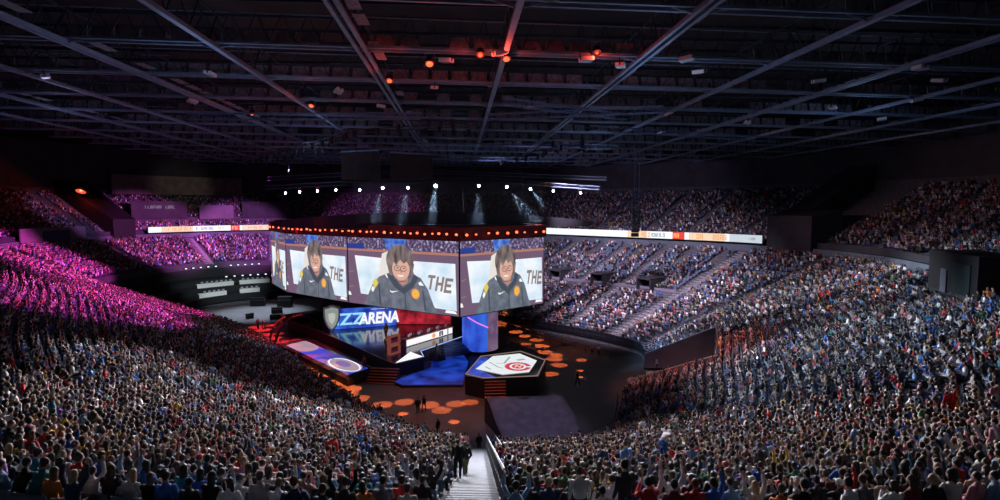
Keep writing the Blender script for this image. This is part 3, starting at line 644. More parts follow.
# production corner: black risers, white skirted tables, lamps
def box_thing(name, x, y, z, rz, dims, m, label, cat, group=None):
    mb = MB(); mb.box(-dims[0]/2, dims[0]/2, -dims[1]/2, dims[1]/2, 0, dims[2]); o = mb.obj(name, m); o.location = (x, y, z); o.rotation_euler = (0, 0, rz); return tag(o, label, cat, group)
ring_wall('wall_production_drape', 6.0, 10.25, 17.2, 0, 6.6, M['black'], 60, .3)
ris = thing('production_riser', 'black stepped production platform in the far left corner', 'platform')
for (d0, z) in ((3.5, 1.5), (8, 3.0), (12.5, 4.4)):
    mb = MB(); vs = []; L = srange(6.3, 9.2, 24)
    for s in L: vs += [(*P(s, d0), 0), (*P(s, d0), z), (*P(s, 17), z), (*P(s, 17), 0)]
    mb.add(vs, [(i*4+j, i*4+(j+1) % 4, i*4+4+(j+1) % 4, i*4+4+j) for i in range(24) for j in range(4)]+[(3, 2, 1, 0), (96, 97, 98, 99)]); mb.obj('tier', M['black'], ris)
def skirt_table(s, d, z, L, lab):
    x, y, a = oriented(s, d); t = thing('skirted_table', lab, 'table', (x, y, z), a-PI/2+PI, 'production tables')
    mb = MB(); mb.box(-L/2, L/2, -.4, .4, .9, .96); mb.obj('top', M['cloth'], t)
    mb = MB(); k = int(L*3); vs = []
    for i in range(k+1):
        xx = -L/2+L*i/k; vs += [(xx, .42+.05*(i % 2), 0), (xx, .40, .92)]
    mb.add(vs, [(2*i, 2*i+1, 2*i+3, 2*i+2) for i in range(k)]); mb.obj('skirt', M['cloth'], t)
    return t, x, y, a
n_ = 0
for (s, d, z, L, lab) in ((7.55, 9.3, 3.0, 8.5, 'long white skirted production table on the middle black tier'), (7.02, 9.3, 3.0, 7, 'white skirted production table on the middle tier, nearer the hanging screens'),
                          (7.75, 4.6, 1.5, 6.5, 'white skirted production table on the lowest black tier'), (7.15, 4.6, 1.5, 4.5, 'short white skirted table on the lowest tier, toward the screens')):
    t, x, y, a = skirt_table(s, d, z, L, lab)
    for k in range(int(L/1.1)):
        u = -L/2+.6+1.1*k; px_, py_ = x-math.sin(a)*u, y+math.cos(a)*u
        mb = MB(); mb.box(-.02, .03, -.28, .28, .1, .48); mb.box(-.1, .1, -.1, .1, 0, .02); mb.box(-.01, .02, -.03, .03, 0, .12)
        o = mb.obj('table_monitor', mat('monitor_grey', (.30, .34, .38), .4) if n_ == 0 else bpy.data.materials['monitor_grey']); n_ += 1
        o.location = (px_, py_, z+.96); o.rotation_euler = (0, 0, a); tag(o, 'small grey monitor in the row on the white skirted production tables', 'monitor', 'monitors on the production tables')
E_small = emit('row_lamp_white', (.75, .9, 1.0), 1.6)
k_ = 0
for (d, z, s0, s1, n) in ((17.0, 6.9, 7.72, 6.35, 18), (12.4, 4.6, 7.35, 6.85, 6)):
    for i in range(n):
        if n > 10 and i in (5, 11, 14): continue
        s = s0+(s1-s0)*i/(n-1); x, y, a = oriented(s, d); mb = MB(); mb.box(-.28, -.2, -.22, .22, -.11, .11, 0); mb.box(-.2, .1, -.34, .34, -.19, .19, 1)
        o = mb.obj('row_lamp', [E_small, M['black']]); o.location = (x, y, z+.2); o.rotation_euler = (0, 0, a)
        tag(o, 'small white lamp in the row along the %s black production tier' % ('top of the' if n > 10 else 'middle'), 'lamp', 'row lamps on the top tier' if n > 10 else 'row lamps on the middle tier')
# cases and desks in the dark around there
for k, (x, y, sx, sy, sz, r) in enumerate([(-38, 117, 2.2, 1, 1.3, .3), (-41.5, 111.5, 1.3, .8, 1.1, .9), (-36, 110.5, 2.4, 1, 1.0, .2), (-45, 126, 3, 1.2, 1.9, .1), (-38.5, 124, 3, 1.5, 2.4, 0)]):
    mb = MB(); mb.box(-sx/2, sx/2, -sy/2, sy/2, .12, sz); mb.box(-sx/2-.03, sx/2+.03, -sy/2-.03, sy/2+.03, sz*.7, sz*.7+.06, 1)
    for a in (-1, 1):
        for b in (-1, 1): mb.limb((a*sx*.4, b*sy*.35, 0), (a*sx*.4, b*sy*.35, .12), .06, .06, 6)
    o = mb.obj('flight_case', [M['black'], M['rail']]); o.location = (x, y, 0); o.rotation_euler = (0, 0, r)
    tag(o, ['black flight case on the bare grey floor behind the arch truss', 'small black flight case beside the arch truss', 'wide black flight case between the arch truss and stage counter', 'tall black flight case against the production tier', 'tallest black case against the production tier by the screens'][k], 'case', 'flight cases')

# dark gateways in the far stand
for gs, nm in ((1.62, 'dark gateway in the far stand nearest the end stand'), (2.28, 'dark middle gateway halfway up the far stand'), (2.95, 'dark gateway in the far stand nearest the hanging screens')):
    x, y, a = oriented(gs, 17.6); g = thing('stand_gateway', nm, 'gateway', (x, y, zs_(14.8) if False else Z0+RZ*16), a)
    mb = MB(); mb.box(-2.6, 2.4, -1.6, -1.35, 0, 2.7); mb.box(-2.6, 2.4, 1.35, 1.6, 0, 2.7); mb.box(-2.6, 2.4, -1.6, 1.6, 2.5, 2.7); mb.obj('surround', M['wall'], g)
    mb = MB(); mb.box(2.1, 2.3, -1.35, 1.35, 0, 2.5); mb.obj('shade_backing', M['black'], g)  # black sheet that stands for the shade inside the gateway
ring_wall('wall_cross_aisle', 1.25, 4.6, 15.9, Z0+RZ*15, Z0+RZ*18+.5, mat('mauve_parapet', (.20, .18, .24), .8), 60, .1)

# vomitory in the end stand
vo = thing('tunnel_entrance', 'dark walled tunnel entrance cut into the front of the end stand', 'entrance')
mb = MB(); 
for sa, sb, nm in ((16.14, 16.16, 'side_wall'), (16.79, 16.81, 'side_wall')):
    a0, a1, b0, b1 = P(sa, .2), P(sa, 9.9), P(sb, .2), P(sb, 9.9)
    mb = MB(); mb.add([(*a0, 0), (*b0, 0), (*b1, 0), (*a1, 0), (*a0, 2.0), (*b0, 2.0), (*b1, 5.9), (*a1, 5.9)], [(0, 1, 2, 3), (4, 7, 6, 5), (0, 4, 5, 1), (1, 5, 6, 2), (2, 6, 7, 3), (3, 7, 4, 0)])
    mb.obj(nm, M['wall_b'], vo)

mb = MB(); L = srange(16.14, 16.81, 10); vs = []
for s in L: vs += [(*P(s, 9.6), 0), (*P(s, 9.6), 5.0), (*P(s, 9.9), 5.0), (*P(s, 9.9), 0)]
mb.add(vs, [(i*4+j, i*4+(j+1) % 4, i*4+4+(j+1) % 4, i*4+4+j) for i in range(10) for j in range(4)]); mb.obj('back_wall', M['black'], vo)
def railing(name, pts, h, label, m, posts=1.6, bars=2, r=.035, cat='railing', group=None, panel=None):
    t = thing(name, label, cat, (0, 0, 0), 0, group)
    mb = MB()
    for k in range(bars): mb.tube([(p[0], p[1], p[2]+h*(1-k/bars)) for p in pts], r, 5)
    mb.obj('top_rail', m, t)
    mb = MB()
    for a, b in zip(pts, pts[1:]):
        a, b = Vector(a), Vector(b); n = max(1, int((b-a).length/posts))
        for k in range(n): p = a.lerp(b, k/n); mb = MB(); mb.limb(p, p+Vector((0, 0, h)), r*1.1, r*1.1, 5); mb.obj('post', m, t)
    p = Vector(pts[-1]); mb = MB(); mb.limb(p, p+Vector((0, 0, h)), r*1.1, r*1.1, 5); mb.obj('post', m, t)
    if panel:
        mb = MB(); q = [(p[0], p[1], p[2]+.1) for p in pts]; mb.add(q+[(p[0], p[1], p[2]+h-.05) for p in pts], [(i, i+1, len(pts)+i+1, len(pts)+i) for i in range(len(pts)-1)]); mb.obj('panel', panel, t)
    return t
railing('railing', [(*P(s, 9.7), 5.2) for s in L], .9, 'pale railing along the top edge of the tunnel entrance', M['rail'], bars=2, r=.05)
railing('railing', [(*P(s, .1), .4) for s in srange(10.4, 13.75, 50)], 1.2, 'thin dark railing along the front of the long left stand', M['steel_d'], bars=2, r=.04)
railing('railing', [(*P(s, .0), .6) for s in srange(.1, 5.9, 60)], 1.3, 'dark railing in front of the far stand crowd', M['steel_d'], 2.5, 2, .05, panel=M['black'])
railing('railing', [(*P(s, .0), .9) for s in srange(14.75, 15.85, 26)], 1.25, 'dark grey barred fence in front of the near right stand', M['rail'], .45, 2, .028)
railing('railing', [(x, y, 0) for x, y in [(7.6, 100.5), (13, 90.5), (17.5, 83.5), (21.5, 77)]], 1.1, 'low crowd barrier standing on the arena floor by the orange light pools', M['steel_d'], 2.2, 2, .05)
railing('railing', [(-3.0, 47.6, .5), (.8, 46.9, .5)], 1.3, 'short horizontal railing across the foot of the near aisle', M['rail'], 1.0, 3, .03)
railing('railing', [(2.6, 46.7, .5), (4.6, 47.0, .5), (7.5, 48.2, .5)], 1.3, 'short horizontal railing right of the near aisle foot by the fabric cover', M['rail'], 1.0, 3, .03)
def zs(d): return Z0+RZ*(d-.35)/RD
railing('railing', [(2.15-.03*(46.8-y), y, zs(46.8-y)+.1) for y in (46.2, 40, 33, 26, 15)], 1.15, 'centre handrail with dark infill running down the near aisle', M['rail'], 1.3, 2, .05, panel=M['drape'])
railing('railing', [(2.95-.04*(46.8-y), y, zs(46.8-y)+.1) for y in (46.2, 40, 35, 30)], 1.05, 'grey handrail along the right side of the near aisle', M['rail'], 1.4, 2, .04)

# aisle stairs
def aisle(s0, w, rows, d0, dr, z0, dz, m, rmin=0, nm='floor_aisle_steps'):
    bx, by, nx, ny = B(s0); tx, ty = -ny, nx; mb = MB()
    for r in range(rmin, rows):
        for h in (0, 1):
            d = d0+dr*r-.45+h*dr/2; z = z0+dz*r+dz/2*h+.02-dz/2*(1-h)*0
            a = [(bx+nx*dd+tx*ww, by+ny*dd+ty*ww) for dd, ww in ((d, -w/2), (d+dr/2, -w/2), (d+dr/2, w/2), (d, w/2))]
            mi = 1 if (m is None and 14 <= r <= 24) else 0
            mb.prism(a, z-.5, z, mi); e = [(bx+nx*dd+tx*ww, by+ny*dd+ty*ww) for dd, ww in ((d-.01, -w/2), (d+.07, -w/2), (d+.07, w/2), (d-.01, w/2))]; mb.prism(e, z-.02, z+.012, 2)
    tag(mb.obj(nm, [m or M['stair'], M['stair_green_lit'], M['steel_d']]), kind='structure')
for i, (a, w) in enumerate(AISL):
    r0 = 0; ROWS_ = nrows(a)
    if 6 < a < 10.3: r0 = 20
    if 16.1 < a < 16.8: r0 = 11
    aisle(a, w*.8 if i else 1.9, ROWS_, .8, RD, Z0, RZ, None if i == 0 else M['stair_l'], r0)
for a, w in UAISL: aisle(a, w, UROWS, UD0+.8, URD, UZ0, URZ, M['stair'] if a > 8 and a < 8.5 else M['concrete'])
# landing with people queueing at the near aisle foot

# ------------------------------------------------------------------ people
def joints(pose):
    J = {}
    sit = pose.startswith('sit')
    lean = {'sit_lean': .22, 'sit_rest': -.02, 'sit_clap': .05, 'sit_phone': .03, 'sit_cheer': .0, 'sit_turn': .04, 'sit_arms': .02}.get(pose, 0)
    if sit:
        J['pel'] = (0, .02, .56); J['wst'] = (0, .02+lean*.3, .74); J['che'] = (0, .03+lean*.75, .95); J['nck'] = (0, .05+lean, 1.12); J['hd'] = (0, .08+lean*1.15, 1.27)
        for s, k in ((-1, 'l'), (1, 'r')):
            J['hip'+k] = (s*.10, .02, .53); J['kne'+k] = (s*.13, .46, .53); J['ank'+k] = (s*.13, .46, .10); J['toe'+k] = (s*.14, .62, .04); J['sh'+k] = (s*.185, .03+lean*.9, 1.03)
    else:
        b = .45 if pose == 'stand_bend' else .0; st = .22 if pose == 'stand_walk' else .04
        J['pel'] = (0, 0, .95); J['wst'] = (0, .02+b*.3, 1.12); J['che'] = (0, .02+b*.9, 1.32-b*.2); J['nck'] = (0, .03+b*1.3, 1.49-b*.45); J['hd'] = (0, .07+b*1.55, 1.64-b*.6)
        for s, k in ((-1, 'l'), (1, 'r')):
            f = st*s; J['hip'+k] = (s*.10, 0, .92); J['kne'+k] = (s*.11, f*.7+.04, .50); J['ank'+k] = (s*.11, f-.03, .09); J['toe'+k] = (s*.13, f+.15, .03); J['sh'+k] = (s*.19, .02+b*1.1, 1.42-b*.4)
    for s, k in ((-1, 'l'), (1, 'r')):
        x, y, z = J['sh'+k]
        e, h = {'sit_rest': ((x+s*.05, y+.05, z-.29), (s*.08, .34, .66)), 'sit_lean': ((x+s*.05, y+.16, z-.25), (s*.07, .46, .68)),
                'sit_clap': ((x+s*.09, y+.14, z-.24), (s*.035, y+.36, z-.04)), 'sit_phone': ((x+s*.03, y+.22, z-.16), (s*.07, y+.36, z+.10)),
                'sit_cheer': ((x+s*.10, y+.08, z+.20), (x+s*.06, y+.12, z+.47)) if s > 0 else ((x+s*.06, y+.06, z-.28), (s*.1, .34, .66)),
                'sit_arms': ((x+s*.12, y+.06, z+.20), (x+s*.10, y+.12, z+.47)), 'sit_turn': ((x+s*.12, y+.0, z-.26), (s*.20, .26, .68)),
                'stand_idle': ((x+s*.06, y-.02, z-.30), (x+s*.07, y+.08, z-.55)), 'stand_walk': ((x+s*.05, y-s*.14, z-.27), (x+s*.04, y-s*.08+.12, z-.50)),
                'stand_bend': ((x+s*.06, y+.10, z-.28), (x+s*.02, y+.22, z-.50))}[pose]
        J['el'+k] = e; J['ha'+k] = h
    return J
def seg(mb, a, b, r0, r1, n, m=0): mb.limb(a, b, r0, r1, n, m=m)
# detailed: closed blobs fused with a voxel remesh so that each body is one continuous surface
def fuse(mb, name, mtl, vox, smooth=3):
    o = mb.obj(name, mtl); r = o.modifiers.new('r', 'REMESH'); r.mode = 'VOXEL'; r.voxel_size = vox; sm = o.modifiers.new('s', 'SMOOTH'); sm.iterations = smooth; sm.factor = .5
    bpy.context.view_layer.update()
    me = bpy.data.meshes.new_from_object(o.evaluated_get(bpy.context.evaluated_depsgraph_get())); me.name = name
    bpy.data.objects.remove(o); me.polygons.foreach_set('use_smooth', [True]*len(me.polygons)); me.materials.clear(); me.materials.append(mtl)
    return me
def cap(mb, a, b, r0, r1, n=10):
    mb.limb(a, b, r0, r1, n); mb.ball(a, r0, r0, r0, n, 6); mb.ball(b, r1, r1, r1, n, 6)
def make_detailed(pose, hairkind):
    J = joints(pose); hd = Vector(J['hd']); turn = {'sit_turn': .9, 'sit_clap': .2}.get(pose, 0)
    R = Matrix.Rotation(turn, 3, 'Z')
    def H(x, y, z): return hd+R@Vector((x, y, z))
    b = MB()
    def torso(mb, g):
        rings = [(J['pel'], .165+g, .115+g), (J['wst'], .14+g, .10+g), (J['che'], .175+g, .115+g), ((J['nck'][0], J['nck'][1]-.01, J['nck'][2]-.05), .10+g, .075+g)]
        n = 14; vs = []
        for c, rx, ry in rings:
            for k in range(n): t = 2*PI*k/n; vs.append((c[0]+rx*math.cos(t), c[1]+ry*math.sin(t), c[2]))
        mb.add(vs, [(i*n+k, i*n+(k+1) % n, (i+1)*n+(k+1) % n, (i+1)*n+k) for i in range(3) for k in range(n)]+[tuple(reversed(range(n))), tuple(range(3*n, 4*n))])
    torso(b, 0); cap(b, J['nck'], hd+Vector((0, -.01, -.06)), .055, .052)
    b.ball(hd, .075, .092, .112, 14, 10); b.ball(H(0, .045, -.055), .052, .048, .058, 10, 7)
    cap(b, H(0, .088, .0), H(0, .105, -.028), .010, .014, 6)
    for s in (-1, 1): b.ball(H(s*.077, .0, -.01), .010, .022, .032, 8, 5)
    for k in 'lr':
        cap(b, J['sh'+k], J['el'+k], .052, .040); cap(b, J['el'+k], J['ha'+k], .040, .027)
        cap(b, J['hip'+k], J['kne'+k], .085, .058); cap(b, J['kne'+k], J['ank'+k], .055, .036); cap(b, J['ank'+k], J['toe'+k], .040, .030)
        e, h = Vector(J['el'+k]), Vector(J['ha'+k]); d = (h-e).normalized(); side = d.cross(Vector((0, 0, 1))).normalized(); up = side.cross(d)
        s = -1 if k == 'l' else 1
        b.limb(h, h+d*.085, .040, .044, 8, .45, up=side)
        for q in range(4):
            L = (.065, .078, .072, .056)[q]; p = h+d*.082+side*(-.030+.020*q); p2 = p+d*L*.55-up*.012; cap(b, p, p2, .0095, .009, 6); cap(b, p2, p2+d*L*.35-up*.028, .009, .0075, 6)
        t0 = h+d*.025+side*(.036*-s); cap(b, t0, t0+d*.045+side*(.035*-s), .012, .009, 6)
    body = fuse(b, 'body', M['oskin'], .0135)
    c = MB(); torso(c, .022)
    for k in 'lr':
        c.ball(J['sh'+k], .07, .07, .065, 10, 6); cap(c, J['sh'+k], J['el'+k], .068, .058); 
        h = Vector(J['el'+k]).lerp(Vector(J['ha'+k]), .88); cap(c, J['el'+k], h, .056, .042)
    cap(c, Vector(J['nck'])-Vector((0, .02, .05)), Vector(J['nck'])-Vector((0, .02, .0)), .085, .066)
    top = fuse(c, 'top', M['ocol'], .018, 2)
    c = MB(); c.ball(J['pel'], .178, .135, .10, 12, 7)
    for k in 'lr': cap(c, J['hip'+k], J['kne'+k], .10, .073); cap(c, J['kne'+k], Vector(J['kne'+k]).lerp(Vector(J['ank'+k]), .9), .070, .056)
    tro = fuse(c, 'trousers', M['ocol'], .02, 2)
    c = MB()
    for k in 'lr': cap(c, Vector(J['ank'+k])-Vector((0, .03, .04)), J['toe'+k], .048, .038)
    sho = fuse(c, 'shoes', M['ocol'], .018, 1)
    c = MB(); c.ball(H(0, -.018, .028), .088, .098, .105, 14, 9, z0=-.55); 
    if hairkind == 'long': cap(c, H(0, -.07, -.02), H(0, -.085, -.20), .070, .050); cap(c, H(-.06, -.02, 0), H(-.07, -.04, -.18), .03, .02); cap(c, H(.06, -.02, 0), H(.07, -.04, -.18), .03, .02)
    elif hairkind == 'cap': c.limb(H(0, .03, .055), H(0, .165, .04), .07, .05, 8, .18, up=(1, 0, 0))
    else: c.ball(H(0, -.06, -.02), .068, .045, .07, 10, 6)
    hair = fuse(c, 'cap' if hairkind == 'cap' else 'hair', M['ohair'], .016, 2)
    c = MB()
    for s in (-1, 1): c.ball(H(s*.030, .080, .012), .010, .008, .007, 8, 5)
    c.ball(H(0, .092, -.062), .020, .006, .005, 8, 4)
    ey = c.obj('eyes', M['black']); eme = ey.data; bpy.data.objects.remove(ey)
    return dict(body=body, top=top, trousers=tro, shoes=sho, hair=hair, eyes=eme)
HK = {'sit_rest': 'short', 'sit_lean': 'short', 'sit_clap': 'long', 'sit_phone': 'cap', 'sit_cheer': 'short', 'sit_arms': 'long', 'sit_turn': 'long', 'stand_idle': 'short', 'stand_walk': 'short', 'stand_bend': 'short'}
DET = {p: make_detailed(p, HK[p]) for p in HK}

COLS = {'black': (.012, .012, .015), 'charcoal': (.045, .045, .05), 'grey': (.20, .20, .22), 'white': (.86, .86, .88), 'off-white': (.60, .58, .56), 'navy': (.018, .03, .09), 'blue': (.03, .13, .50), 'light blue': (.22, .38, .58),
        'teal': (.02, .22, .27), 'red': (.52, .03, .03), 'maroon': (.16, .02, .03), 'pink': (.60, .25, .30), 'orange': (.70, .22, .03), 'mustard': (.60, .40, .05), 'beige': (.42, .32, .22), 'green': (.06, .20, .08), 'purple': (.20, .05, .38)}
CW = {'black': 24, 'charcoal': 12, 'grey': 11, 'white': 14, 'off-white': 7, 'navy': 9, 'blue': 5.5, 'light blue': 6, 'teal': 1.5, 'red': 4.5, 'maroon': 4, 'pink': 4, 'orange': 1, 'mustard': 1, 'beige': 3, 'green': 1, 'purple': .6}
CN = list(COLS); CPr = np.array([CW[k] for k in CN], float); CPr /= CPr.sum()
HAIRS = {'dark': (.015, .011, .009), 'brown': (.05, .028, .017), 'light brown': (.14, .085, .05), 'blond': (.38, .27, .15), 'auburn': (.20, .06, .02)}
HN = list(HAIRS); HP = np.array([.50, .30, .11, .06, .03])
SKIN = [(.50, .33, .26), (.58, .40, .32), (.44, .28, .21), (.26, .16, .11)]
OVER = [(291, 478, 'blue', 9), (336, 492, 'teal', 8), (127, 480, 'light blue', 8), (30, 487, 'teal', 14), (194, 490, 'blue', 8), (172, 462, 'red', 7), (130, 446, 'mustard', 7), (52, 446, 'mustard', 6), (52, 413, 'mustard', 5), (151, 395, 'white', 4), (226, 393, 'blue', 4),
        (543, 451, 'red', 5), (514, 452, 'red', 5), (643, 441, 'blue', 6), (726, 475, 'blue', 8), (742, 427, 'red', 5), (797, 492, 'purple', 7), (782, 470, 'mustard', 7), (905, 398, 'mustard', 5), (838, 436, 'orange', 5), (801, 440, 'orange', 4), (935, 395, 'blue', 5), (956, 443, 'blue', 6),
        (851, 490, 'red', 6), (961, 490, 'red', 6), (765, 355, 'red', 4), (808, 307, 'red', 4), (823, 295, 'red', 4), (832, 295, 'red', 4), (864, 286, 'red', 6), (951, 288, 'orange', 5), (990, 294, 'orange', 5), (709, 361, 'orange', 4), (645, 314, 'mustard', 3), (879, 362, 'blue', 5), (930, 366, 'blue', 5), (743, 344, 'teal', 4), (709, 476, 'light blue', 7), (67, 430, 'mustard', 6), (205, 410, 'red', 6), (186, 411, 'blue', 6), (184, 392, 'blue', 7), (108, 425, 'navy', 8), (60, 365, 'teal', 5), (83, 346, 'teal', 5), (360, 428, 'red', 5), (20, 268, 'orange', 2), (345, 476, 'navy', 8)]

# ---- seat positions
def in_view(x, y, z, mx=1.09):
    u, v, d = proj(x, y, z)
    return d > 5 and -90 < u < 1090 and -60 < v < 560, u, v, d
def blocked(s, d):
    if .55 < s < 1.1 or 7.80 < s < 8.06: return True
    if 6.55 < s < 7.8 and 40.2 < d < 42.6: return True
    return False
spots = []      # x, y, z, nx, ny, dist, s, px, py, lower?
def seat_rows(rows, d0, dr, z0, dz, s0, s1, lst, lower):
    for r in range(NROWS if lower else rows):
        d = d0+dr*r+.16; z = z0+dz*r
        s = s0; px_, py_ = P(s, d); acc = 0; step = .004
        jit = rng.random()*.3
        while s < s1:
            s += step; x, y = P(s, d); acc += math.hypot(x-px_, y-py_); px_, py_ = x, y
            if acc < .53+jit*0: continue
            acc -= .53
            if lower and r >= nrows(s): continue
            if lower and gap_lower(s, d): continue
            if lower and abs(x-9.3+(24.3-y)*-.38) < .62 and 21.9 < y < 24.9: continue      # room round the person who is standing up
            if not lower and blocked(s % NC, d): continue
            if lower and abs(s-16.27) < .2 and d > 30.6: continue
            ok, u, v, dist = in_view(x, y, z+.8)
            if not ok or dist < 12.5: continue
            if near_aisle(s % NC, x, y, d, lst): continue
            bx, by, nx, ny = B(s); spots.append((x, y, z, nx, ny, dist, s % NC, u, v, lower))
seat_rows(ROWS, .8, RD, Z0, RZ, -.2, 16.8, AISL, True)
seat_rows(UROWS, UD0+.8, URD, UZ0, URZ, -.95, 9.6, UAISL, False)
def occupancy(s, px, py, lower, d_=0):
    if not lower: return .72 if s > 6.3 and s < 9.9 else (.84)
    if 8.5 < s < 14: return .97
    if s >= 14 and s < 15.6: return .96
    if 1.0 < s < 4.5:                      # far stand: gaps
        return .55 if d_ > 16 else .86
    if s < 1.0 or s > 15.6:
        if px > 880 and 285 < py < 335: return .62
        if 745 < px < 800 and 262 < py < 300 and s < 1.3: return .55
        return .88
    return .9
occ = []; emp = []
for sp in spots:
    (occ if rng.random() < occupancy(sp[6], sp[7], sp[8], sp[9], (sp[2]-Z0)/RZ*RD) else emp).append(sp)
occ.sort(key=lambda q: q[5])
def in_frame(q): return -4 < q[7] < 1004 and q[8] < 506
near = [q for q in occ if in_frame(q) and q[9]][:300]; nearset = set(id(q) for q in near); rest = [q for q in occ if id(q) not in nearset]
print('SEATS', len(spots), 'occupied', len(occ), 'empty', len(emp), 'near max dist', near[-1][5])

def shirt_for(u, v, s, near_=False):
    for a, b, c, r in OVER:
        if abs(u-a) < r*.75 and abs(v-b) < r*.75 and rng.random() < .8: return c
    return CN[rng.choice(len(CN), p=CPr)]
# ---- the 300 nearest spectators, each an object with parts
POSES = ['sit_rest', 'sit_lean', 'sit_clap', 'sit_phone', 'sit_cheer', 'sit_arms', 'sit_turn']; PP = [.33, .17, .20, .09, .05, .03, .13]
PTXT = {'sit_rest': 'hands down', 'sit_lean': 'leaning forward', 'sit_clap': 'clapping', 'sit_phone': 'hands forward', 'sit_cheer': 'one arm raised', 'sit_arms': 'both arms raised', 'sit_turn': 'head turned aside'}
def put_person(pose, x, y, z, rz, sc, shirt, hair, trous, skin, label, group=None, shoe=(.02, .02, .02)):
    D = DET[pose]; o = bpy.data.objects.new('person', D['body']); COL.objects.link(o); o.location = (x, y, z); o.rotation_euler = (0, 0, rz); o.scale = (sc,)*3; o.color = (*skin, 1)
    for k, c in (('top', shirt), ('trousers', trous), ('shoes', shoe), ('hair', hair), ('eyes', (.01, .01, .01))):
        p = bpy.data.objects.new(D[k].name if k == 'hair' else k, D[k]); COL.objects.link(p); p.parent = o; p.color = (*c, 1)
    return tag(o, label, 'person', group)
info = []
for q in near:
    pose = POSES[rng.choice(7, p=PP)]; c = shirt_for(q[7], q[8], q[6]); h = HN[rng.choice(5, p=HP)]
    info.append([q, pose, c, h])
used = set()
seatme = MB(); seatme.box(-.22, .22, -.18, .26, .40, .45); 
seatme.add([(-.22, -.20, .42), (.22, -.20, .42), (.22, -.27, .86), (-.22, -.27, .86), (-.22, -.25, .42), (.22, -.25, .42), (.22, -.32, .86), (-.22, -.32, .86)], [(3, 2, 1, 0), (4, 5, 6, 7), (0, 1, 5, 4), (2, 3, 7, 6), (1, 2, 6, 5), (3, 0, 4, 7)])
seatme.limb((0, -.1, 0), (0, -.1, .4), .04, .04, 6)
seat0 = None
for i, (q, pose, c, h) in enumerate(info):
    x, y, z, nx, ny, dist, s, u, v, _ = q
    nb = sorted((j for j in range(len(info)) if j != i), key=lambda j: (info[j][0][0]-x)**2+(info[j][0][1]-y)**2)[:2]
    nb.sort(key=lambda j: info[j][0][7]); side = 'left of' if u < 476 else 'right of'
    hw = 'cap' if pose == 'sit_phone' else ('long hair' if HK[pose] == 'long' else 'hair')
    hcol = CN[rng.choice([0, 1, 3, 5, 9])] if hw == 'cap' else h
    n1, n2 = info[nb[0]][2], info[nb[1]][2]
    cands = [f'person in {c} top, {hcol} {hw}, {PTXT[pose]}, {side} the aisle near {n1} and {n2}', f'person in {c} top, {hcol} {hw}, {PTXT[pose]}, {side} the aisle beside {n1} and {n2}']
    band = 'lowest row' if v > 488 else ('low rows' if v > 470 else 'higher rows')
    third = ('far left' if u < 160 else 'left' if u < 320 else 'centre left' if u < 476 else 'centre' if u < 640 else 'right' if u < 800 else 'far right')
    cands = [f'seated in {c} top, {hcol} {hw}, {PTXT[pose]}, {band}, {third}'] + [f'seated in {c} top, {hcol} {hw}, {PTXT[pose]}, {third}, by {n1}, {n2}']
    lab = next((t for t in cands if t.lower() not in used), None)
    if not lab:
        for h2 in HN+['very dark', 'sandy', 'reddish', 'greying']:
            t = f'seated in {c} top, {h2} {hw}, {PTXT[pose]}, {third}, by {n1}, {n2}'
            if t.lower() not in used: lab = t; h = h2 if h2 in HAIRS else h; break
    used.add(lab.lower())
    hc_ = COLS[hcol] if hw == 'cap' else HAIRS.get(h, HAIRS['dark'])
    jit = 1+rng.uniform(-.12, .12); col = tuple(min(.9, k*jit) for k in COLS[c])
    tr_ = [(.03, .05, .12), (.012, .012, .015), (.06, .06, .07), (.10, .12, .18)][rng.integers(4)]
    face = math.atan2(-ny, -nx)-PI/2+rng.uniform(-.2, .2)
    put_person(pose, x-nx*.0, y-ny*.0, z, face, rng.uniform(.93, 1.06), col, hc_, tr_, SKIN[rng.choice(4, p=[.35, .35, .2, .1])], lab, 'spectators in the nearest rows')
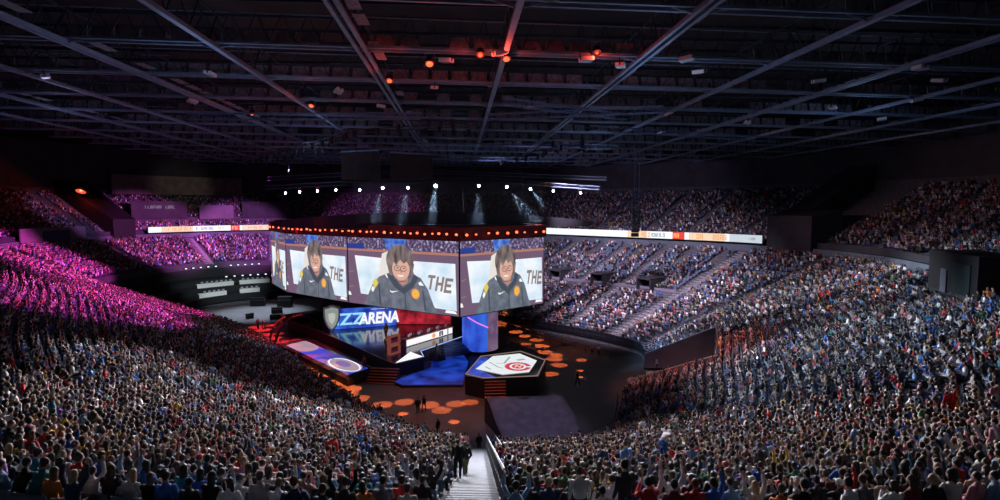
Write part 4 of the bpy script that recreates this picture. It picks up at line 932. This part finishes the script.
# ---- the rest of the crowd: one object
def tmpl(pose, lod):
    J = joints(pose); mb = MB(); n = {0: 6, 1: 4, 2: 3}[lod]
    if lod == 2:
        p, c = J['pel'], J['nck']; mb.limb((0, p[1], p[2]-.05), (0, c[1], c[2]-.04), .17, .19, 4, .6, m=1); mb.ball(J['hd'], .10, .11, .12, 5, 2, m=2, z0=-.2); mb.ball((J['hd'][0], J['hd'][1]+.02, J['hd'][2]-.03), .085, .10, .11, 4, 2, m=0)
        mb.limb((0, .05, p[2]-.03), (0, .48, p[2]), .15, .13, 4, .5, m=3)
        if pose in ('sit_clap', 'sit_arms', 'sit_phone'):
            for k in 'lr': mb.limb(J['sh'+k], J['ha'+k], .07, .05, 3, m=0)
        return mb
    p, w, c = J['pel'], J['wst'], J['che']; nk = J['nck']
    mb.limb(p, c, .17, .20, n if lod else 8, .68, m=1, up=(1, 0, 0)); mb.limb(c, (nk[0], nk[1], nk[2]-.02), .20, .09, n if lod else 8, .68, m=1, up=(1, 0, 0), caps=False)
    hd = J['hd']; k_ = 8 if lod == 0 else 6
    mb.limb(nk, hd, .055, .05, 4, m=0, caps=False); mb.ball(hd, .078, .092, .115, k_, 4 if lod == 0 else 3, m=0)
    mb.ball((hd[0], hd[1]-.030, hd[2]+.020), .092, .098, .112, k_, 4 if lod == 0 else 3, m=2, z0=-.85)
    for k in 'lr':
        e = J['el'+k]; h = J['ha'+k]; mb.limb(J['sh'+k], e, .07, .055, max(4, n-1), m=1); q = tuple(a+(b-a)*.85 for a, b in zip(e, h)); mb.limb(e, q, .055, .042, max(4, n-1), m=1, caps=False)
        mb.limb(q, tuple(a+(b-a)*1.2 for a, b in zip(e, h)), .042, .038, 4, m=0)
        mb.limb(J['hip'+k], J['kne'+k], .10, .075, max(4, n-1), m=3, caps=False); mb.limb(J['kne'+k], J['ank'+k], .07, .05, 4, m=3)
        if lod == 0: mb.limb(J['ank'+k], J['toe'+k], .05, .04, 4, m=4)
    return mb
class Acc:
    def __init__(s): s.V = []; s.F = []; s.C = []; s.n = 0
    def add(s, mb, X, ang, sc, pal):
        """mb template; X (n,3); ang (n,); sc (n,); pal (n,k,3) colour per part"""
        V = np.array(mb.v); n = len(X)
        if not n: return
        c, si = np.cos(ang), np.sin(ang)
        W = np.empty((n, len(V), 3)); W[:, :, 0] = (V[None, :, 0]*c[:, None]-V[None, :, 1]*si[:, None])*sc[:, None]+X[:, 0:1]
        W[:, :, 1] = (V[None, :, 0]*si[:, None]+V[None, :, 1]*c[:, None])*sc[:, None]+X[:, 1:2]; W[:, :, 2] = V[None, :, 2]*sc[:, None]+X[:, 2:3]
        s.V.append(W.reshape(-1, 3))
        by = {}
        for f, m in zip(mb.f, mb.m): by.setdefault(len(f), []).append((f, m))
        for L, lst in by.items():
            F = np.array([f for f, m in lst]); mm = np.array([m for f, m in lst])
            FF = F[None]+(np.arange(n)*len(V))[:, None, None]+s.n
            s.F.append((L, FF.reshape(-1, L))); s.C.append(pal[:, mm].reshape(-1, 3))
        s.n += n*len(V)
    def build(s, name, m):
        V = np.concatenate(s.V); me = bpy.data.meshes.new(name)
        loops = np.concatenate([F.ravel() for L, F in s.F]); sizes = np.concatenate([np.full(len(F), L) for L, F in s.F]); starts = np.concatenate([[0], np.cumsum(sizes)[:-1]])
        me.vertices.add(len(V)); me.vertices.foreach_set('co', V.ravel()); me.loops.add(len(loops)); me.loops.foreach_set('vertex_index', loops.astype(np.int32))
        me.polygons.add(len(sizes)); me.polygons.foreach_set('loop_start', starts.astype(np.int32)); me.update(calc_edges=True)
        if not isinstance(m, list):
            C = np.concatenate(s.C); at = me.attributes.new('tint', 'FLOAT_COLOR', 'FACE'); A4 = np.ones((len(C), 4)); A4[:, :3] = C; at.data.foreach_set('color', A4.ravel().astype(np.float32)); m = [m]
        me.materials.append(m[0]); o = bpy.data.objects.new(name, me); COL.objects.link(o); print(name, 'verts', len(V), 'faces', len(sizes)); return o
acc = Acc(); groups = {}
for q in rest:
    lod = 0 if q[5] < 42 else (1 if q[5] < 78 else 2); pose = POSES[rng.choice(7, p=PP)]
    if rng.random() < .03 and lod < 2: pose = 'stand_idle'; q = (q[0]-q[3]*.25, q[1]-q[4]*.25)+tuple(q[2:])
    groups.setdefault((pose, lod), []).append(q)
SK = np.array(SKIN); HC = np.array([HAIRS[h] for h in HN]); TC = np.array([(.03, .05, .12), (.012, .012, .015), (.06, .06, .07), (.10, .12, .18)])
for (pose, lod), L in groups.items():
    n = len(L); X = np.array([(q[0], q[1], q[2]) for q in L]); nrm = np.array([(q[3], q[4]) for q in L])
    ang = np.arctan2(-nrm[:, 1], -nrm[:, 0])-PI/2+rng.uniform(-.4, .4, n); sc = rng.uniform(.92, 1.07, n)*(1.0 if lod < 2 else 1.04)
    X[:, :2] += rng.normal(0, .05, (n, 2))
    pal = np.empty((n, 5, 3)); pal[:, 0] = SK[rng.choice(4, n, p=[.35, .35, .2, .1])]; pal[:, 1] = np.array([COLS[shirt_for(q[7], q[8], q[6])] for q in L])*rng.uniform(.8, 1.15, (n, 1))
    pal[:, 2] = HC[rng.choice(5, n, p=HP)]; pal[:, 3] = TC[rng.choice(4, n)]; pal[:, 4] = (.02, .02, .02)
    acc.add(tmpl(pose, lod), X, ang, sc, pal)
cr = acc.build('seated_crowd', M['tint'])
tag(cr, 'dense seated crowd filling all the further rows around the whole arena', 'crowd', kind='stuff')
# ---- empty seats: the nearest 300 as things, the rest one object, plus backs under the further crowd
emp.sort(key=lambda q: q[5]); ne = [q for q in emp if in_frame(q)][:300]; nes = set(id(q) for q in ne)
for q in ne:
    if seat0 is None: o = seat0 = seatme.obj('stadium_seat', M['seat'])
    else: o = seat0.copy(); COL.objects.link(o)
    o.location = q[:3]; o.rotation_euler = (0, 0, math.atan2(-q[4], -q[3])-PI/2)
    tag(o, 'empty blue grey folding seat showing between spectators', 'seat', 'empty seats between spectators')
acc = Acc(); rs = [q for q in emp if id(q) not in nes]+near+[q for q in rest if q[5] < 70]
X = np.array([q[:3] for q in rs]); ang = np.array([math.atan2(-q[4], -q[3])-PI/2 for q in rs]); acc.add(seatme, X, ang, np.ones(len(rs)), np.zeros((len(rs), 1, 3)))
tag(acc.build('seat_rows', [M['seat']]), 'rows of blue grey folding seats under and between the further crowd', 'seating', kind='stuff')

# ---- standing people and props
def surf(x, y):      # terrace height under a point (nearest s by search)
    best = min(((abs((x-B(s)[0])*B(s)[3]-(y-B(s)[1])*B(s)[2])+(1e3 if (x-B(s)[0])*B(s)[2]+(y-B(s)[1])*B(s)[3] < -.5 else 0)+.02*math.hypot(x-B(s)[0], y-B(s)[1])), s) for s in SS)[1]
    bx, by, nx, ny = B(best); d = (x-bx)*nx+(y-by)*ny
    if d < .35: return 0.0
    return Z0+RZ*int((d-.35)/RD)
N_, G_ = COLS['black'], COLS['charcoal']; DBG = []
STAND = [('stand_idle', -.15, 23.6, None, .0, N_, 'dark', (.012, .012, .015), 'person all in black standing on the near aisle stairs, back to us'),
 ('stand_walk', .2, 25.6, None, .3, G_, 'brown', (.16, .15, .09), 'person in dark top and khaki trousers behind the black-clad one on the aisle'),
 ('stand_bend', 9.3, 24.3, 10.25, -.9, COLS['white'], 'dark', (.04, .18, .60), 'person in white shirt and bright blue trousers standing bent over among seats'),
 ('stand_idle', -8.0, 34.3, None, .2, COLS['off-white'], 'light brown', (.3, .3, .3), 'person in pale grey clothes standing up in the lower left crowd'),
 ('stand_idle', -4.6, 58.4, 0, .2, N_, 'dark', N_, 'left one of two dark figures walking on the orange spotted floor'),
 ('stand_walk', -4.0, 58.9, 0, -.4, N_, 'dark', N_, 'right one of two dark figures walking on the orange spotted floor'),
 ('stand_idle', -2.2, 52.2, 0, .8, N_, 'brown', N_, 'dark figure by the railing at the near end of the arena floor'),
 ('stand_idle', -38.4, 98.1, 0, .8, N_, 'dark', N_, 'dark figure standing alone on the bare grey floor by the red light'),
 ('stand_idle', -36.4, 101.5, 0, 1.8, N_, 'dark', N_, 'tallest looking of the dark trio on the grey floor, beside red light'),
 ('stand_walk', -35.6, 102.0, 0, 2.6, G_, 'brown', N_, 'charcoal dressed middle figure of the trio on the grey floor'),
 ('stand_idle', -36.9, 102.9, 0, 0, N_, 'blond', G_, 'fair haired back figure of the trio on the grey floor'),
 ('stand_idle', -12.6, 72.4, .92, .4, COLS['maroon'], 'dark', N_, 'small dark red figure standing on the near end of the blue floor pad'),
 ('stand_idle', 19.5, 80.0, 0, -.6, COLS['pink'], 'blond', G_, 'person in pink top behind the barrier of the far stand'),
 ('stand_idle', 20.3, 79.2, 0, -.3, COLS['off-white'], 'brown', G_, 'person in off-white top behind the barrier of the far stand'),
 ('stand_walk', 14.4, 66.4, 0, -.9, N_, 'dark', N_, 'dark figure on the empty dark floor right of the platform'),
 ('stand_idle', 1.6, 48.4, 0, .2, G_, 'light brown', G_, 'steward standing at the foot of the centre handrail'),
 ('stand_idle', 26.4, 71.8, 0, .9, COLS['light blue'], 'dark', N_, 'person in light blue top at the mouth of the tunnel entrance'),
 ('stand_idle', 65.3, 63.5, 13.25, 1.3, COLS['mustard'], 'dark', N_, 'steward in yellow vest before the dark portal above the right stand')]
for pose, x, y, z, rz, c, h, tcol, lab in STAND:
    if z is None: z = surf(x, y)
    DBG.append(('STAND', lab[:30], round(z, 2), [round(t) for t in proj(x, y, z)]))
    put_person(pose, x, y, z, rz, 1.0, c, HAIRS[h], tcol, SKIN[0], lab)
def atdesk(k, u, v=1.7):
    p = Matrix.Rotation(math.atan2(8.6, 6.7), 4, 'Z') @ Vector((u, v, 0)); return -7.9+p.x, 79.6+p.y
for k in range(5):
    x, y = atdesk(k, 1.1+2.1*k, 1.75); rz = math.atan2(8.6, 6.7)+PI
    put_person('sit_clap' if k == 2 else 'sit_phone' if k == 4 else 'sit_lean', x, y, 1.8, rz, 1.0, [COLS['navy'], COLS['grey'], COLS['teal'], COLS['charcoal'], COLS['navy']][k], HAIRS[['dark', 'brown', 'dark', 'blond', 'brown'][k]], G_, SKIN[1],
               f'{ORD[k]} seated player from the near end of the white fronted stage desk', 'players at the stage desk')
    ch = thing('gaming_chair', f'{ORD[k]} high-backed chair from the near end of the stage desk', 'chair', (x, y, 1.8), rz, 'chairs at the stage desk')
    mb = MB(); mb.box(-.26, .26, -.2, .3, .36, .45); mb.obj('seat', M['white'], ch)
    mb = MB(); mb.box(-.25, .25, -.34, -.24, .45, 1.22); mb.obj('backrest', M['white'], ch)
    mb = MB(); mb.limb((0, 0, .08), (0, 0, .38), .04, .04, 6)
    for j in range(5): a = j*2*PI/5; mb.limb((0, 0, .1), (.3*math.cos(a), .3*math.sin(a), .03), .03, .025, 5)
    mb.obj('pedestal', M['black'], ch)
# red flag, lime scarf, clap sticks
def surf_px(x, y): return surf(x, y)
fx, fy = 25.8, 26.7; fz = surf(fx, fy)
fl = thing('red_flag', 'bright red flag with white marks held up over the right hand crowd', 'flag', (fx, fy, fz+.15)); fl.scale = (.8, .8, .8)
mb = MB(); n = 8; vs = []
for j in range(6):
    for i in range(n+1): t = i/n; u = j/5; vs.append((-.75+.95*t+.25*u, .15*math.sin(t*6+u*2), 2.1*u+.75*t-.2))
mb.add(vs, [(j*(n+1)+i, j*(n+1)+i+1, (j+1)*(n+1)+i+1, (j+1)*(n+1)+i) for j in range(5) for i in range(n)]); o = mb.obj('cloth', mat('flag_red', (.75, .02, .03), .8), fl, True); o.modifiers.new('s', 'SOLIDIFY').thickness = .02
mb = MB(); mb.limb((.30, -.02, -.9), (.62, 0, 2.7), .025, .02, 6); mb.obj('pole', M['rail'], fl)
mb = MB(); mb.tube([(-.3, -.2, .5), (-.1, -.2, .9), (.0, -.2, .6), (.1, -.2, 1.1)], .05, 4); mb.obj('white_mark', M['white'], fl)
for k, (x, y, a, lab) in enumerate([(16.9, 17.4, 0.5, 'leftmost'), (17.4, 17.4, 0.45, 'second'), (18.0, 17.4, 0.6, 'third'), (18.5, 17.299999999999997, 0.4, 'rightmost')]):
    z = surf(x, y)+1.25; mb = MB(); mb.limb((0, 0, 0), (-math.sin(a)*.62, 0, math.cos(a)*.62), .045, .05, 10); mb.ball((0, 0, 0), .045, .045, .05, 10, 4); mb.ball((-math.sin(a)*.62, 0, math.cos(a)*.62), .05, .05, .06, 10, 4)
    tag(mb.obj('clapping_stick', M['white'], loc=(x, y, z)), f'{lab} of four white inflated clapping sticks held up in the lower right crowd', 'clapping stick', 'clapping sticks')

# ------------------------------------------------------------------ hung things
la = thing('line_array_speaker', 'slim black loudspeaker column hanging in front of the right ribbon board', 'loudspeaker', (23.9, 74, 17.6))
for k in range(9):
    mb = MB(); y_ = .03*k*k*.25; mb.box(-.45, .45, -.3+y_, .3+y_, 5.0-.58*k, 5.5-.58*k, 0); mb.box(-.38, .38, -.32+y_, -.3+y_, 5.06-.58*k, 5.44-.58*k, 1); mb.obj('cabinet', [M['black'], mat('speaker_grille', (.10, .12, .15), .5) if k == 0 else bpy.data.materials['speaker_grille']], la)
mb = MB(); mb.limb((-.3, 0, 5.5), (-.3, 0, 16.3), .03, .03, 4); mb.obj('hoist_chain', M['steel'], la); mb = MB(); mb.limb((.3, 0, 5.5), (.3, 0, 16.3), .03, .03, 4); mb.obj('hoist_chain', M['steel'], la)
for (x0, x1, lab) in ((-18.2, -12.3, 'left of two dark brown hanging panels under the roof above the screens'), (-10.8, -4.2, 'right of two dark brown hanging panels under the roof above the screens')):
    hp = thing('suspended_cloth', lab, 'hanging panel', ((x0+x1)/2, 88, 26.2)); w = (x1-x0)/2
    mb = MB(); mb.box(-w, w, 0, .3, 0, 4.2); mb.obj('cloth', mat('brown_black_cloth', (.035, .025, .022), .9, noise=.3, scale=.8), hp); mb = MB(); mb.limb((-w, 0, 4.3), (w, 0, 4.6 if x0 < -12 else 4.0), .16, .16, 6); mb.obj('top_bar', M['steel'], hp)
    mb = MB(); mb.limb((-w*.8, 0, 4.4), (-w*.8, 0, 8), .03, .03, 4); mb.obj('hoist_chain', M['steel_d'], hp); mb = MB(); mb.limb((w*.8, 0, 4.2), (w*.8, 0, 8), .03, .03, 4); mb.obj('hoist_chain', M['steel_d'], hp)

# ------------------------------------------------------------------ roof fixtures
fx0 = None
for k, (x, y) in enumerate([(17.3, 42.2), (9.8, 43.3), (37.5, 71), (36.5, 42.5), (41.5, 46.2), (41.1, 59.5), (46.6, 54.5), (31.6, 47.8), (19.9, 45.8), (-2.4, 55), (-12.1, 58), (3.0, 42.4), (-1.0, 44.9), (12.9, 44.7), (-22, 52), (-30, 66), (25, 66), (52, 66), (-38, 55), (8, 64.5), (30, 82), (-9, 66)]):
    if fx0 is None:
        fx0 = thing('ceiling_floodlight', '', 'floodlight', (0, 0, 0), 0, 'unlit floodlights under the roof beams')
        mb = MB(); mb.box(-.5, .5, -.35, .35, -.28, 0); mb.obj('housing', M['white'], fx0); mb = MB(); mb.box(-.42, .42, -.28, .28, -.31, -.28); mb.obj('glass', mat('lamp_glass', (.5, .55, .6), .2), fx0)
        mb = MB(); mb.box(-.55, -.5, -.05, .05, -.2, .4); mb.box(.5, .55, -.05, .05, -.2, .4); mb.box(-.55, .55, -.05, .05, .36, .42); mb.obj('bracket', M['steel_d'], fx0); o = fx0
    else: o = copy_tree(fx0)
    o.location = (x, y, zr(x)-.35); o.rotation_euler = (.15*rng.normal(), .15*rng.normal(), rng.random()*3); o['label'] = 'small white rectangular floodlight hung under a roof beam'
# red glowing fixtures at the roof
RG = [(-2.2, 42.9, 33.0, 'orange red glowing ring lamp under the nearest middle cross beam', 1.2), (-6.0, 49.7, 33.2, 'red glowing lamp cluster on the left middle roof beam', .9), (-15.9, 62.3, 33.2, 'red glowing lamp where two left roof beams cross', 1.0), (1.6, 43.2, 33.8, 'pinkish red lamp left of the centre roof beam', .8),
      (3.6, 43.4, 33.6, 'brightest red lamp, on the centre roof beam', 1.1), (-24.7, 69.5, 33.4, 'small red lamp in the far left roof steelwork', .8), (10.6, 43.4, 34.2, 'faint red lamp right of the centre roof beam', .5)]
Er = emit('lens_red', (1.0, .09, .03), 2.2)
def red_fix(x, y, z, lab, k, e=Er):
    t = thing('red_spotlight', lab, 'spotlight', (x, y, z)); mb = MB(); mb.limb((0, 0, .1), (0, -.25, -.35), .28, .34, 12); mb.obj('head', M['black'], t)
    mb = MB(); mb.limb((0, -.25, -.35), (0, -.28, -.40), .22*k, .20*k, 12); mb.obj('lens', e, t); mb = MB(); mb.box(-.38, -.32, -.05, .05, -.2, .6); mb.box(.32, .38, -.05, .05, -.2, .6); mb.box(-.38, .38, -.05, .05, .55, .62); mb.obj('yoke', M['steel'], t)
    l = bpy.data.lights.new('red_spotlight_glow', 'POINT'); l.energy = 190*k; l.color = (1, .06, .03); l.shadow_soft_size = .1; lo = bpy.data.objects.new('red_spotlight_glow', l); COL.objects.link(lo); lo.location = (x, y-.5, z-.65)
for r in RG: red_fix(*r)
x, y = P(8.06, 43); red_fix(x, y, 26.2, 'big blurred red lamp over the dim upper left crowd', 5.0, emit('lens_red_big', (1.0, .06, .02), 1.5))

# ------------------------------------------------------------------ lights
def spot(name, loc, aim, W, col, ang, blend=.4, r=.5):
    l = bpy.data.lights.new(name, 'SPOT'); l.energy = W; l.color = col; l.spot_size = math.radians(ang); l.spot_blend = blend; l.shadow_soft_size = r
    o = bpy.data.objects.new(name, l); COL.objects.link(o); o.location = loc; o.rotation_euler = (Vector(aim)-Vector(loc)).to_track_quat('-Z', 'Y').to_euler(); return o
w = bpy.data.worlds.new('World'); SC.world = w; w.use_nodes = True
w.node_tree.nodes['Background'].inputs['Color'].default_value = (.30, .42, .75, 1); w.node_tree.nodes['Background'].inputs['Strength'].default_value = .02
# unseen point lights standing in for bounce onto the roof steel
for (x, y) in ((-20, 45), (15, 45), (-20, 80), (20, 80), (0, 110), (45, 60), (-50, 75)):
    l = bpy.data.lights.new('roof_bounce', 'POINT'); l.energy = 520; l.color = (.42, .6, 1); l.shadow_soft_size = 2; o = bpy.data.objects.new('roof_bounce', l); COL.objects.link(o); o.location = (x, y, 29)
K = 1.0
Wn = (.95, .93, 1.0); Cb = (.72, .84, 1.0); Mg = (1.0, .10, .72); Mv = (.92, .74, 1.0)
# near crowd
spot('audience_wash', (-8, 70, 29), (-9, 33, 8), 205000*K, Wn, 52, .8)
spot('audience_wash', (10, 68, 29), (12, 30, 9), 165000*K, Wn, 50, .8)
spot('audience_wash', (-22, 62, 29), (-26, 44, 8), 60000*K, Wn, 34, .9)
spot('audience_wash', (10, 78, 29), (37, 38, 9), 160000*K, Cb, 44, .8)
spot('audience_wash', (18, 92, 29), (50, 66, 8), 110000*K, (.82, .86, 1), 37, .8)
spot('audience_wash', (5, 86, 29), (42, 78, 8), 45000*K, (.95, .85, 1), 44, .8)
# far stand
spot('audience_wash', (14, 78, 29), (33, 100, 6), 90000*K, Mv, 72, .8)
spot('audience_wash', (-2, 92, 29), (20, 120, 9), 40000*K, Mv, 48, .8)
spot('audience_wash', (-2, 92, 29), (34, 130, 22), 22000*K, (.75, .6, 1), 50, .8)
spot('audience_wash', (10, 84, 29), (78, 80, 18), 12000*K, (1, .55, .6), 40, .9)
spot('audience_wash', (12, 60, 29), (27, 62, 3), 40000*K, (1, .35, .3), 44, .9)
# magenta on the left
spot('audience_wash', (-30, 92, 29), (-49, 69, 8), 180000*K, Mg, 48, .2)
spot('audience_wash', (-28, 88, 29), (-56, 94, 5), 120000*K, Mg, 46, .4)
spot('audience_wash', (-32, 100, 29), (-79, 109, 8), 260000*K, Mg, 33, .4)
spot('audience_wash', (-30, 104, 29), (-80, 152, 12.5), 260000*K, (.95, .2, .85), 25, .5)
spot('audience_wash', (-30, 104, 29), (-60, 160, 12.5), 240000*K, (.85, .25, .95), 25, .5)
spot('audience_wash', (-20, 110, 29), (-25, 172, 14), 60000*K, (.8, .2, .9), 32, .5)
spot('audience_wash', (-30, 104, 29), (P(8.15, 44)[0], P(8.15, 44)[1], 19.5), 70000*K, (.65, .35, 1), 12, .6)
spot('gallery_light', (-45, 110, 29), (P(7.35, 52)[0], P(7.35, 52)[1], 28), 14000, (1, .85, .75), 16, .9)
spot('production_light', (-38, 108, 24), (-58, 138, 3), 40000, (.8, .95, 1), 34, .8)
spot('cover_fill', (6, 40, 30), (7, 53, 1), 30000, (.75, .65, 1), 24, .8)  # added lamp without a fixture, lifts the dark fabric cover
# floor gobo spots with their black fixtures on a rig over the floor
f0 = None
def gobo(x, y, r, col, E, lab, aim=None, H=29.5):
    global f0
    a = aim or (x*1.0, y*1.0)
    l = spot('floor_spot', (a[0], a[1], H), (x, y, 0), E*4*PI*H*H*PI*.25, col, 2*math.degrees(math.atan(r/H)), .12, .02)
    if f0 is None:
        f0 = thing('profile_spotlight', '', 'spotlight', (0, 0, 0), 0, 'black profile spotlights above the arena floor')
        mb = MB(); mb.limb((0, 0, .9), (0, 0, .12), .16, .2, 10); mb.obj('housing', M['black'], f0); mb = MB(); mb.box(-.28, -.24, -.04, .04, .3, 1.1); mb.box(.24, .28, -.04, .04, .3, 1.1); mb.box(-.28, .28, -.04, .04, 1.06, 1.12); mb.obj('yoke', M['steel_d'], f0); o = f0
    else: o = copy_tree(f0)
    o.location = (a[0], a[1], H+.05); o['label'] = 'small black profile spotlight pointing straight down above the arena floor'
OR = (1.0, .20, .05); RD_ = (1.0, .03, .04)
for (x, y, r, e) in [(-12.9, 65.1, .9, 1), (-11.6, 63.6, 1.1, 1), (-8.8, 61.2, 1.2, 1), (-6.4, 61.9, 1.1, 1), (-6.2, 58.3, .55, 1.6), (-3.6, 60.8, 1.2, 1), (-2.1, 59.1, 1.1, 1), (-.6, 60.9, 1.1, .9), (1.0, 61.3, 1.0, .9), (-.7, 55.7, .6, 1.4),
                     (7.6, 102.2, 1.2, 1), (9.8, 96.2, 1.3, 1.2), (11, 93, 1.1, 1.2), (12.6, 90.1, 1.2, 1), (12.9, 86.0, 1.3, 1), (12.8, 82.4, 1.3, .9), (13.5, 78.4, 1.3, .9), (13.7, 75.3, 1.2, .9), (17.4, 77.6, .8, 1), (11.9, 71.2, 1.1, .9), (16.0, 72.4, .5, 1.2), (15.4, 69.6, .5, 1.2), (14.2, 80.5, 1.0, 1), (10.5, 87.5, .9, .8)]:
    gobo(x, y, r, OR, 42*e, '')
for k in range(13):
    t = k/12; x, y = -38+t*24, 103-t*36.6+math.sin(k*2.1)*.5; gobo(x+.5, y+.6, 1.5, RD_ if t < .75 else OR, 60, '')
    if k < 9: gobo(x+3.0, y+1.6, 1.3, RD_, 30, '')
for (xa, ya, xb, yb, lab) in ((-14, 66, 2, 58, 'black rig truss high above the near end of the floor'), (7, 103, 17, 72, 'black rig truss high above the orange lit right strip of floor'), (-38, 103, -12, 66, 'black rig truss high above the red lit left strip of floor')):
    tag(lattice('lighting_truss', [(xa, ya, 30.4), (xb, yb, 30.4)], .04, .4, M['steel_d']), lab, 'truss', 'lighting trusses')
# broad red and blue washes on the floor and stage
spot('floor_wash', (-20, 80, 30), (-26, 86, 0), 60000, (1, .04, .08), 34, .9)
spot('floor_wash', (0, 62, 30), (-2, 62, 0), 34000, (1, .28, .2), 46, .9)
spot('floor_wash', (12, 84, 30), (13, 84, 0), 22000, (1, .25, .12), 40, .9)
spot('floor_wash', (-6, 66, 30), (-4, 74, 0), 26000, (.1, .12, 1), 30, .9)
spot('floor_wash', (-40, 122, 30), (-42, 118, 0), 60000, (.8, .88, 1), 44, .9)
spot('stage_wash', (-2, 62, 25), (-12, 82, 2), 20000, (.8, .5, .8), 36, .8)
spot('desk_fill', (.6, 72.5, 7.2), (-5, 84.0, 3.0), 3500, (1, .9, .9), 60, .8, .2)  # added fill without a fixture, brightens the desk players and monitors
# the white beam spotlights really shine
for i, (x, z, b) in enumerate(SP):
    spot('beam_light', (x, 81.0, z-.15), (x*1.15+(9 if 3 <= x else -1), 78.5, 12), 9000*b**2*(4 if b > .7 else 1.2), (.45, .65, 1), 26, .7, .15)
mb = MB(); mb.box(-14, 12.2, 74.5, 82, 19.8, 25.4)
hz = mb.obj('stage_haze', None); hz.data.materials.clear(); hm = bpy.data.materials.new('thin_haze'); hm.use_nodes = True; nt = hm.node_tree; nt.nodes.clear()
vo_ = nt.nodes.new('ShaderNodeVolumeScatter'); vo_.inputs['Density'].default_value = .008; vo_.inputs['Anisotropy'].default_value = .2; ou = nt.nodes.new('ShaderNodeOutputMaterial'); nt.links.new(vo_.outputs[0], ou.inputs['Volume']); hz.data.materials.append(hm)
tag(hz, 'thin haze in which the white beam spotlights show pale blue beams', 'haze', kind='stuff')

SC.view_settings.view_transform = 'Standard'; SC.view_settings.look = 'None'; SC.view_settings.exposure = 0; SC.view_settings.gamma = 1; SC.view_settings.use_curve_mapping = False
SC.cycles.max_bounces = 3; SC.cycles.diffuse_bounces = 2; SC.cycles.glossy_bounces = 2; SC.cycles.use_light_tree = True; SC.cycles.sample_clamp_indirect = 3
